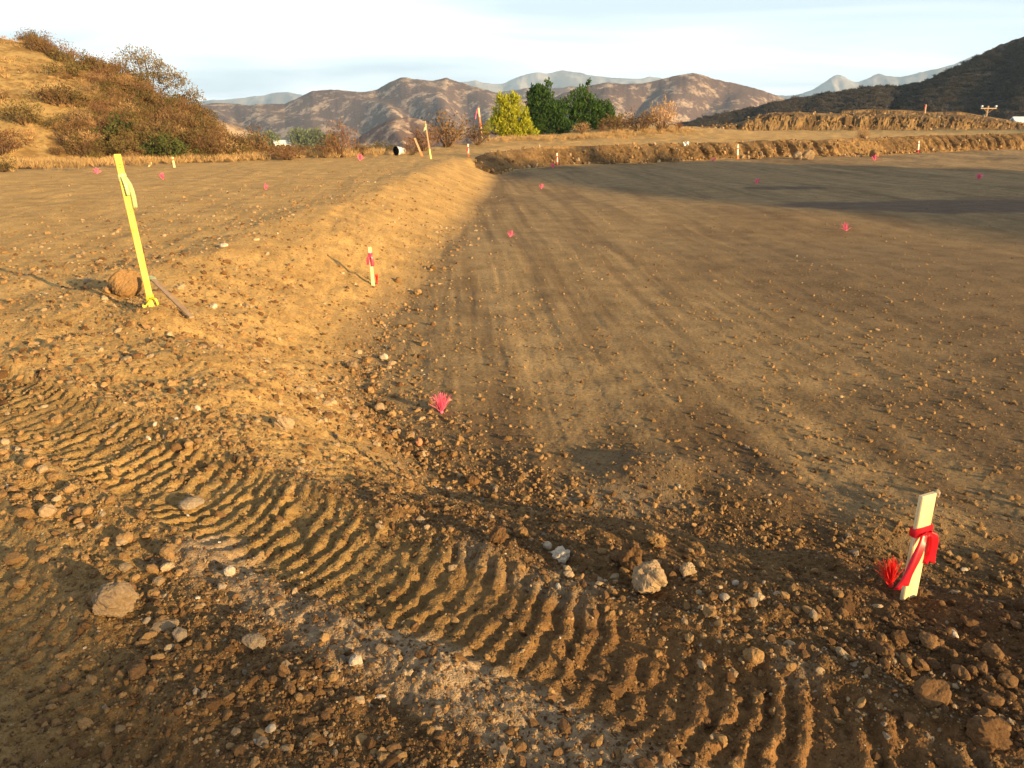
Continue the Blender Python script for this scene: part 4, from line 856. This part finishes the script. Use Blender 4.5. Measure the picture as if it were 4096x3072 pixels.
def band(name, w, th, z, h, m, parent, seed=0):
    rs = np.random.default_rng(seed); V = []; F = []; nz = 4; ring = [(-1, -1), (0, -1.12), (1, -1), (1.05, 0), (1, 1), (0, 1.12), (-1, 1), (-1.05, 0)]
    for i in range(nz):
        q = 1.0 + 0.10 * math.sin(i / (nz - 1) * math.pi) 
        for (a, b) in ring: V.append((a * (w * 0.5 + 0.003) * q, b * (th * 0.5 + 0.003) * q, z + h * (i / (nz - 1) - 0.5) * (1 + 0.25 * rs.uniform(-1, 1)) + 0.1 * h * a))
    for i in range(nz - 1):
        for k in range(8): F.append((i * 8 + k, i * 8 + (k + 1) % 8, (i + 1) * 8 + (k + 1) % 8, (i + 1) * 8 + k))
    return mkobj(name, V, F, m, parent, True)
def lump(name, r, loc, m, parent, seed=1):
    me = rock_mesh(name, seed, 3, 0.8, 0.5, m); o = bpy.data.objects.new(name, me); C.objects.link(o); o.parent = parent; o.location = loc; o.scale = (r, r, r); 
    return o
def stake(name, label, base, top, w, th, m, rz=0.5, dyt=0.0, cat='stake', group=None, chip=0.0, y=None):
    """stands where its foot is seen; leans so that its head meets the second point"""
    p = at(*base) if y is None else at_dist(*base, y); q = at_dist(*top, p.y + dyt); ax = (q - p); L = ax.length; ax.normalize()
    e = empty(name, p); rot = ax.to_track_quat('Z', 'Y').to_matrix()
    xx = Vector((math.cos(rz), math.sin(rz), 0)); xx = (xx - ax * xx.dot(ax)).normalized(); yy = ax.cross(xx)
    e.matrix_world = Matrix.Translation(p) @ Matrix((xx, yy, ax)).transposed().to_4x4()
    k = math.hypot(p.x, p.y) / FPX
    board('board', w, th, L, m, e, chip=chip); tag(e, label, cat, group); return e, L
# near red-tied stake
e, L = stake('survey_stake', 'nearest pale pine stake tied with a red ribbon, at lower right', (908, 598), (928, 494), 0.060, 0.017, M['pinewood'], rz=0.30, chip=0.004)
zb = L * 0.66; b_ = band('ribbon', 0.060, 0.017, zb, 0.035, M['redtape'], e, 3)
lump('knot', 0.026, (0.004, -0.016, zb - 0.008), M['redtape'], b_, 12)
strip('tail', [(-0.004, -0.018, zb), (-0.026, -0.034, zb - 0.04), (-0.058, -0.042, zb - 0.11), (-0.082, -0.042, zb - 0.175)], 0.062, M['redtape'], b_, (1, 0.05, 0.30), 0.22, 1, 0.55)
strip('tail', [(0.012, -0.018, zb), (0.036, -0.022, zb - 0.02), (0.046, -0.018, zb - 0.08), (0.044, -0.015, zb - 0.125)], 0.046, M['redtape'], b_, (1, -0.1, 0.1), 0.4, 2, 0.4)
# tall yellow lath
e, L = stake('survey_lath', 'tall leaning yellow lath with a lime ribbon, standing at the left crest', (152, 307), (117, 154), 0.046, 0.012, M['yellowwood'], rz=0.62)
b_ = band('ribbon', 0.046, 0.012, L * 0.86, 0.04, M['limetape'], e, 5)
strip('tail', [(0.012, -0.012, L * 0.86), (0.032, -0.022, L * 0.81), (0.040, -0.022, L * 0.74), (0.038, -0.018, L * 0.66)], 0.032, M['limetape'], b_, (1, -0.2, 0), 0.3, 4)
strip('tail', [(0.0, -0.012, L * 0.86), (0.008, -0.022, L * 0.81), (0.012, -0.022, L * 0.74)], 0.028, M['limetape'], b_, (1, 0.2, 0), 0.3, 6)
V = []; F = []; rs_ = np.random.default_rng(5)
for k in range(26):
    z_ = L * (0.50 + 0.45 * k / 26) ; x0 = -0.014 + 0.006 * rs_.random(); w_ = 0.008 + 0.014 * rs_.random(); t_ = rs_.uniform(-0.006, 0.006); b = len(V)
    V += [(x0, -0.0067, z_), (x0 + w_, -0.0067, z_ + t_), (x0 + w_, -0.0067, z_ + t_ + 0.003), (x0, -0.0067, z_ + 0.003)]; F.append((b, b + 1, b + 2, b + 3))
M['ink'] = simple('ink', (0.05, 0.04, 0.03), 0.1, 10); mkobj('pen_marks', V, F, M['ink'], e)
b_ = band('foot_ribbon', 0.046, 0.012, 0.07, 0.04, M['yellowtape'], e, 7)
strip('tail', [(0.0, -0.01, 0.07), (0.03, -0.04, 0.06), (0.04, -0.04, 0.01)], 0.02, M['yellowtape'], b_, (1, 0.2, 0.4), 0.3, 8)
strip('tail', [(0.0, -0.01, 0.06), (-0.05, -0.05, 0.02), (-0.07, -0.05, 0.03)], 0.016, M['yellowtape'], b_, (0.3, 0.2, 1), 0.3, 9)
# fallen brown lath propped beside it
def laid(name, label, a, b, w, th, m, cat, lift=(0.02, 0.02)):
    p, q = at(*a), at(*b); p.z += lift[0]; q.z += lift[1]; ax = (q - p); L = ax.length; ax.normalize(); e = empty(name, p); xx = Vector((0, 0, 1)).cross(ax).normalized(); yy = ax.cross(xx)
    e.matrix_world = Matrix.Translation(p) @ Matrix((xx, yy, ax)).transposed().to_4x4(); bo = board('board', w, th, L, m, e, z0=0.0, bev=0.002); tag(e, label, cat); return e, L
e, L = laid('fallen_lath', 'weathered brown lath propped against the foot of the yellow lath', (193, 324), (154, 302), 0.04, 0.014, M['oldwood'], 'lath', (0.05, 0.22))
b_ = band('ribbon', 0.04, 0.014, L * 0.93, 0.07, M['limetape'], e, 15)
# pink ribboned stake on the slope
e, L = stake('survey_stake', 'white stake with a pink ribbon at the foot of the sunlit slope', (373, 285), (369.5, 247), 0.044, 0.016, M['pinewood'], rz=0.45)
b_ = band('ribbon', 0.044, 0.016, L * 0.82, 0.03, M['pinktape'], e, 17); lump('knot', 0.026, (0.0, -0.016, L * 0.80), M['pinktape'], b_, 14)
strip('tail', [(0.006, -0.014, L * 0.80), (0.012, -0.028, L * 0.70), (0.014, -0.026, L * 0.50)], 0.036, M['pinktape'], b_, (1, 0.1, 0), 0.35, 18)
strip('tail', [(0.0, -0.014, L * 0.80), (-0.036, -0.03, L * 0.74), (-0.044, -0.028, L * 0.56)], 0.034, M['pinktape'], b_, (1, -0.1, 0), 0.35, 19)
def small_stake(label, base, top, m='whitewood', ribbon=None, zf=0.75, tail=True, w=0.05, foot=None, y=None, name='survey_stake', cat='stake'):
    e, L = stake(name, label, base, top, w, w * 0.4, M[m], rz=0.5, y=y, cat=cat)
    if ribbon:
        b_ = band('ribbon', w, w * 0.4, L * zf, max(0.05, L * 0.08), M[ribbon], e, int(base[0]))
        if tail: strip('tail', [(0, -0.015, L * zf), (-w * 0.6, -0.03, L * zf - 0.07), (-w * 0.9, -0.03, L * zf - 0.17)], w * 0.9, M[ribbon], b_, (1, 0.1, 0), 0.3, int(base[0]) + 1)
    if foot: o = board('painted_foot', w * 1.08, w * 0.46, L * 0.26, M[foot], e, z0=-0.05)
    return e, L
small_stake('short pale stake with an orange top band at the left end of the grass strip', (174.5, 167.5), (172.5, 157), 'pinewood', 'orangepaint', 0.75, False, 0.07)
e, L = small_stake('flag stake with a pink flag on the far bench left of the yellow-green tree', (482, 137), (478.5, 108), 'pinewood', None, w=0.09, cat='flag stake', name='flag_stake', y=44)
strip('flag', [(-0.02, -0.02, L * 0.97), (-0.16, -0.04, L * 0.88), (-0.30, -0.06, L * 0.68)], 0.26, M['pinktape'], e, (0.3, 0, 1), 0.12, 31, -0.5)
board('painted_edge', 0.094, 0.04, L * 0.7, M['orangepaint'], e, z0=L * 0.35)
e, L = small_stake('tall thin lath with a green ribbon near its top, far along the crest', (431, 159), (425, 121), 'oldwood', 'greentape', 0.88, True, 0.06, 'yellowtape', name='survey_lath', cat='lath')
strip('tail', [(0, -0.02, L * 0.88), (-0.08, -0.04, L * 0.82), (-0.13, -0.04, L * 0.74)], 0.07, M['greentape'], e, (1, 0.1, 0.3), 0.3, 35)
small_stake('leaning weathered stake with an orange painted foot', (422, 156), (414.5, 138), 'oldwood', None, w=0.09, foot='orangepaint')
small_stake('short white stake with a red ribbon, standing before the corner of the far bank', (468.5, 156.5), (468, 144), 'whitewood', 'redtape', 0.72, True, 0.07, 'orangepaint')
small_stake('white stake with red ribbon at the left foot of the far bank', (557.5, 165.5), (557, 153), 'whitewood', 'redtape', 0.72, True, 0.075, 'redtape')
small_stake('pale stake with a thin red band midway along the far bank', (737.5, 159), (738, 144.5), 'whitewood', 'redtape', 0.72, False, 0.10, 'orangepaint')
small_stake('pale stake with red painted foot at the right end of the far bank', (918, 153), (919, 141), 'whitewood', 'redtape', 0.80, False, 0.12, 'redtape')
small_stake('grey stake with a pink rag on the crest of the spoil mound', (925, 112), (926, 104.5), 'oldwood', 'pinktape', 0.8, True, 0.14, y=64)
e, L = laid('fallen_lath', 'long pale lath lying along the grass strip behind the yellow lath', (113, 162.5), (171, 160.5), 0.06, 0.03, M['pinewood'], 'lath', (0.14, 0.14))
small_stake('tiny pale stake under the long lath lying on the grass strip', (149, 166.5), (151.5, 162.5), 'pinewood', None, w=0.06)

# bristle tufts that mark points on the ground
def whisker(px, py, hpx, m, label, spread=0.55, nb=60, lean=(0, 0), name='marker_tuft'):
    p = at(px, py); dist = math.hypot(p.x, p.y, CAMZ - p.z); H = hpx * dist / FPX * 0.98; rs = np.random.default_rng(int(px * 13 + py)); V = []; F = []
    wb = max(0.0018, 0.33 * dist / FPX)
    for i in range(nb):
        a = rs.uniform(0, 6.28); t = abs(rs.normal()) * spread * 0.55; t = min(t, 1.25); d = Vector((math.cos(a) * math.sin(t) + lean[0], math.sin(a) * math.sin(t) * 0.6 + lean[1], math.cos(t))).normalized(); l = H * rs.uniform(0.75, 1.05)
        s_ = d.cross(Vector(rs.normal(size=3))).normalized() * wb * 0.5; s2 = d.cross(s_).normalized() * wb * 0.5; o = d.orthogonal().normalized() * rs.uniform(-1, 1) * H * 0.05
        mid = d * l * 0.55 + Vector((0, 0, H * 0.04)); tip = d * l; b = len(V)
        V += [o - s_ - s2, o + s_ - s2, o + s2, mid - s_ - s2, mid + s_ - s2, mid + s2, tip - s_ * .6, tip + s_ * .6, tip + s2 * .6]
        for r_ in (0, 3):
            for k in range(3): F.append((b + r_ + k, b + r_ + (k + 1) % 3, b + r_ + 3 + (k + 1) % 3, b + r_ + 3 + k))
        F.append((b + 6, b + 7, b + 8))
    e = empty(name, p); mkobj('bristles', V, F, M[m], e); v, f = tube([(0, 0, -0.02), (0, 0, H * 0.10)], [H * 0.06, H * 0.09], 8); mkobj('ferrule', v, f, M[m], e, True)
    tag(e, label, 'marker'); return e
whisker(441.5, 413, 21, 'pinkbristle', 'big pink bristle tuft on the pit floor near the slope foot', 0.75, 120)
whisker(890, 587, 27, 'redbristle', 'red bristle tuft just left of the red tied stake', 0.65, 110, (-0.15, 0))
whisker(377, 284, 10, 'redbristle', 'small red bristle tuft behind the pink ribboned stake', 0.25, 40)
for px, py, h, lb in ((97, 173.5, 5, 'pink tuft furthest left, by the grass strip'), (163, 179.5, 6, 'pink tuft on the upper pad right of the yellow lath head'), (265, 190, 6, 'pink tuft on the upper pad midway to the crest'), (360, 160.5, 6, 'upright pink tuft at the far edge of the upper pad'),
        (541, 189, 5, 'flattened pink tuft on the pit floor below the far bank corner'), (510, 237, 7, 'wide pink tuft on the pit floor in the middle distance'), (713, 161.5, 4, 'small pink tuft at the foot of the far bank'), (756.5, 184, 5, 'pink tuft left of the small dark damp patch'),
        (874, 160.5, 5, 'leaning pink tuft before the far bank boulders'), (979, 179, 5, 'pink tuft above the large damp patch at right'), (846, 231, 8, 'pink tuft below the large damp patch, on the open floor'), (553, 168, 5, 'bent pink tuft at the foot of the ribboned stake on the far bank')):
    whisker(px, py, h, 'pinkbristle', lb, 0.7 + 0.4 * random.random(), random.randint(22, 36), (random.uniform(-.4, .4), 0))

# ------------------------------------------------------------------ odds and ends
def bucket():
    p = at(396, 155.5); e = empty('bucket', p); r = 0.20; M['whiteplastic'] = simple('white_plastic', (0.75, 0.72, 0.68), 0.05, 10, 0.4); M['blackplastic'] = simple('black_plastic', (0.01, 0.01, 0.012), 0.1, 10, 0.4)
    prof = [(0, r), (0.03, r * 1.02), (0.5, r * 0.72), (0.5, 0.02)]; V = []; F = []; n = 20
    for (l, q) in prof: V += [(l, q * math.cos(6.2832 * k / n), r + q * math.sin(6.2832 * k / n) - (r - 0.72 * r) * l) for k in range(n)]
    for i in range(3):
        for k in range(n): F.append((i * n + k, i * n + (k + 1) % n, (i + 1) * n + (k + 1) % n, (i + 1) * n + k))
    mkobj('shell', V, F, M['whiteplastic'], e, True)
    V = [(0.02 if j else 0.12, (r * 0.97 if j else r * 0.9) * math.cos(6.2832 * k / n), r + (r * 0.97 if j else r * 0.9) * math.sin(6.2832 * k / n)) for j in (1, 0) for k in range(n)]
    F = [(k, (k + 1) % n, n + (k + 1) % n, n + k) for k in range(n)] + [tuple(range(n, 2 * n))]; mkobj('mouth', V, F, M['blackplastic'], e)
    v, f = tube([(0.02, r * math.cos(a), r + r * math.sin(a)) for a in np.linspace(0, 6.2832, 25)], 0.012, 6); mkobj('rim', v, f, M['blackplastic'], e, True)
    e.rotation_euler = (0, 0, 0.9); tag(e, 'white bucket with black mouth lying on its side at the pad edge', 'bucket')
bucket()
def paper():
    p = at(681.5, 156); p = Vector((p.x + 0.25, p.y + 0.15, p.z + 0.42)); V = []; F = []; n = 6
    for i in range(n):
        for j in range(n): V.append((i / (n - 1) * 0.36 - 0.18, 0.10 * math.sin(i * 2.1 + j) + 0.05 * math.cos(j * 1.7), j / (n - 1) * 0.32 - 0.05 * (i % 2)))
    for i in range(n - 1):
        for j in range(n - 1): F.append((i * n + j, (i + 1) * n + j, (i + 1) * n + j + 1, i * n + j + 1))
    M['paper'] = simple('white_sheet', (0.78, 0.77, 0.76), 0.06, 8, 0.7); o = mkobj('crumpled_sheet', V, F, M['paper']); o.location = p; sl = o.modifiers.new('thickness', 'SOLIDIFY'); sl.thickness = 0.006
    tag(o, 'crumpled white sheet caught on the middle of the far bank', 'litter')
paper()
def pole():
    p = at_dist(985, 121, 108); e = empty('utility_pole', (p.x, p.y, p.z - 3)); zt = up_len(p, 105.8) + 3
    v, f = tube([(0, 0, 0), (0, 0, zt)], [0.17, 0.13], 10); mkobj('post', v, f, M['oldwood'], e, True)
    ca = board('crossarm', 2.45, 0.12, 0.14, M['oldwood'], e, z0=0.0); ca.location = (0.0, -0.18, zt - 0.42)
    M['porcelain'] = simple('white_porcelain', (0.75, 0.77, 0.80), 0.05, 8, 0.25)
    for sx_ in (-1.08, 1.08):
        V = []; F = []; n = 12; pr = [(0.03, 0), (0.03, 0.10), (0.16, 0.12), (0.17, 0.18), (0.09, 0.2), (0.15, 0.24), (0.15, 0.30), (0.06, 0.34), (0.0, 0.35)]
        for (r_, z) in pr: V += [(r_ * math.cos(6.2832 * k / n), r_ * math.sin(6.2832 * k / n), z) for k in range(n)]
        for i in range(len(pr) - 1):
            for k in range(n): F.append((i * n + k, i * n + (k + 1) % n, (i + 1) * n + (k + 1) % n, (i + 1) * n + k))
        o = mkobj('insulator', V, F, M['porcelain'], e, True); o.location = (sx_, -0.18, zt - 0.28)
    for sx_ in (-0.7, 0.7):
        v, f = tube([(sx_, -0.2, zt - 0.42), (0, -0.16, zt - 1.0)], 0.03, 6); mkobj('brace', v, f, M['oldwood'], e)
    e.rotation_euler = (0, 0, 0.12); tag(e, 'wooden utility pole with crossarm and two white insulators behind the mound', 'utility pole')
pole()
def house(px, py, y, w, d, h, label, rz, roofc, name='house'):
    p = at_dist(px, py, y); e = empty(name, p); e.rotation_euler = (0, 0, rz); M['stucco'] = M.get('stucco') or simple('stucco', (0.62, 0.58, 0.52), 0.06, 1.5)
    rm = simple('roof_' + str(px), roofc, 0.06, 2.0, 0.6)
    V = [(sx_ * w / 2, sy * d / 2, z) for z in (-3, h) for sx_, sy in ((-1, -1), (1, -1), (1, 1), (-1, 1))]; F = [(0, 1, 5, 4), (1, 2, 6, 5), (2, 3, 7, 6), (3, 0, 4, 7)]
    V += [(-w / 2, 0, h + d * 0.22), (w / 2, 0, h + d * 0.22)]; F += [(3, 7, 8, 4), (5, 9, 6)]; F = [f for f in F if f != (3, 7, 8, 4)] + [(7, 4, 8)]
    mkobj('wall', V, F, M['stucco'], e)
    o = w / 2 + 0.4; V = []; 
    for t_ in (0.0, 0.18): V += [(-o, -d / 2 - 0.5, h - 0.1 + t_), (o, -d / 2 - 0.5, h - 0.1 + t_), (o, 0, h + d * 0.22 + 0.05 + t_), (-o, 0, h + d * 0.22 + 0.05 + t_), (o, d / 2 + 0.5, h - 0.1 + t_), (-o, d / 2 + 0.5, h - 0.1 + t_)]
    F = [(6, 7, 8, 9), (9, 8, 10, 11), (0, 3, 2, 1), (3, 5, 4, 2), (0, 1, 7, 6), (4, 5, 11, 10), (1, 2, 8, 7), (2, 4, 10, 8), (0, 6, 9, 3), (3, 9, 11, 5)]; mkobj('roof', V, F, rm, e)
    M['winglass'] = M.get('winglass') or simple('window_glass', (0.03, 0.035, 0.04), 0.1, 3, 0.15)
    for k in range(3):
        wx = (k - 1) * w * 0.3; V = [(wx - 0.6, -d / 2 - 0.03, h * 0.4), (wx + 0.6, -d / 2 - 0.03, h * 0.4), (wx + 0.6, -d / 2 - 0.03, h * 0.8), (wx - 0.6, -d / 2 - 0.03, h * 0.8)]; o_ = mkobj('window', V + [(a, b + 0.1, c) for a, b, c in V], [(0, 1, 2, 3), (0, 4, 5, 1), (1, 5, 6, 2), (2, 6, 7, 3), (3, 7, 4, 0)], M['winglass'], e)
    tag(e, label, 'house'); return e
house(283, 149.5, 300, 6, 4.5, 2.4, 'white roofed house among the valley trees', 0.35, (0.75, 0.74, 0.72))
house(1040, 138, 132, 9, 5, 2.2, 'pale roofed low building peeping over the right end of the mound', -0.3, (0.72, 0.75, 0.78), 'building')
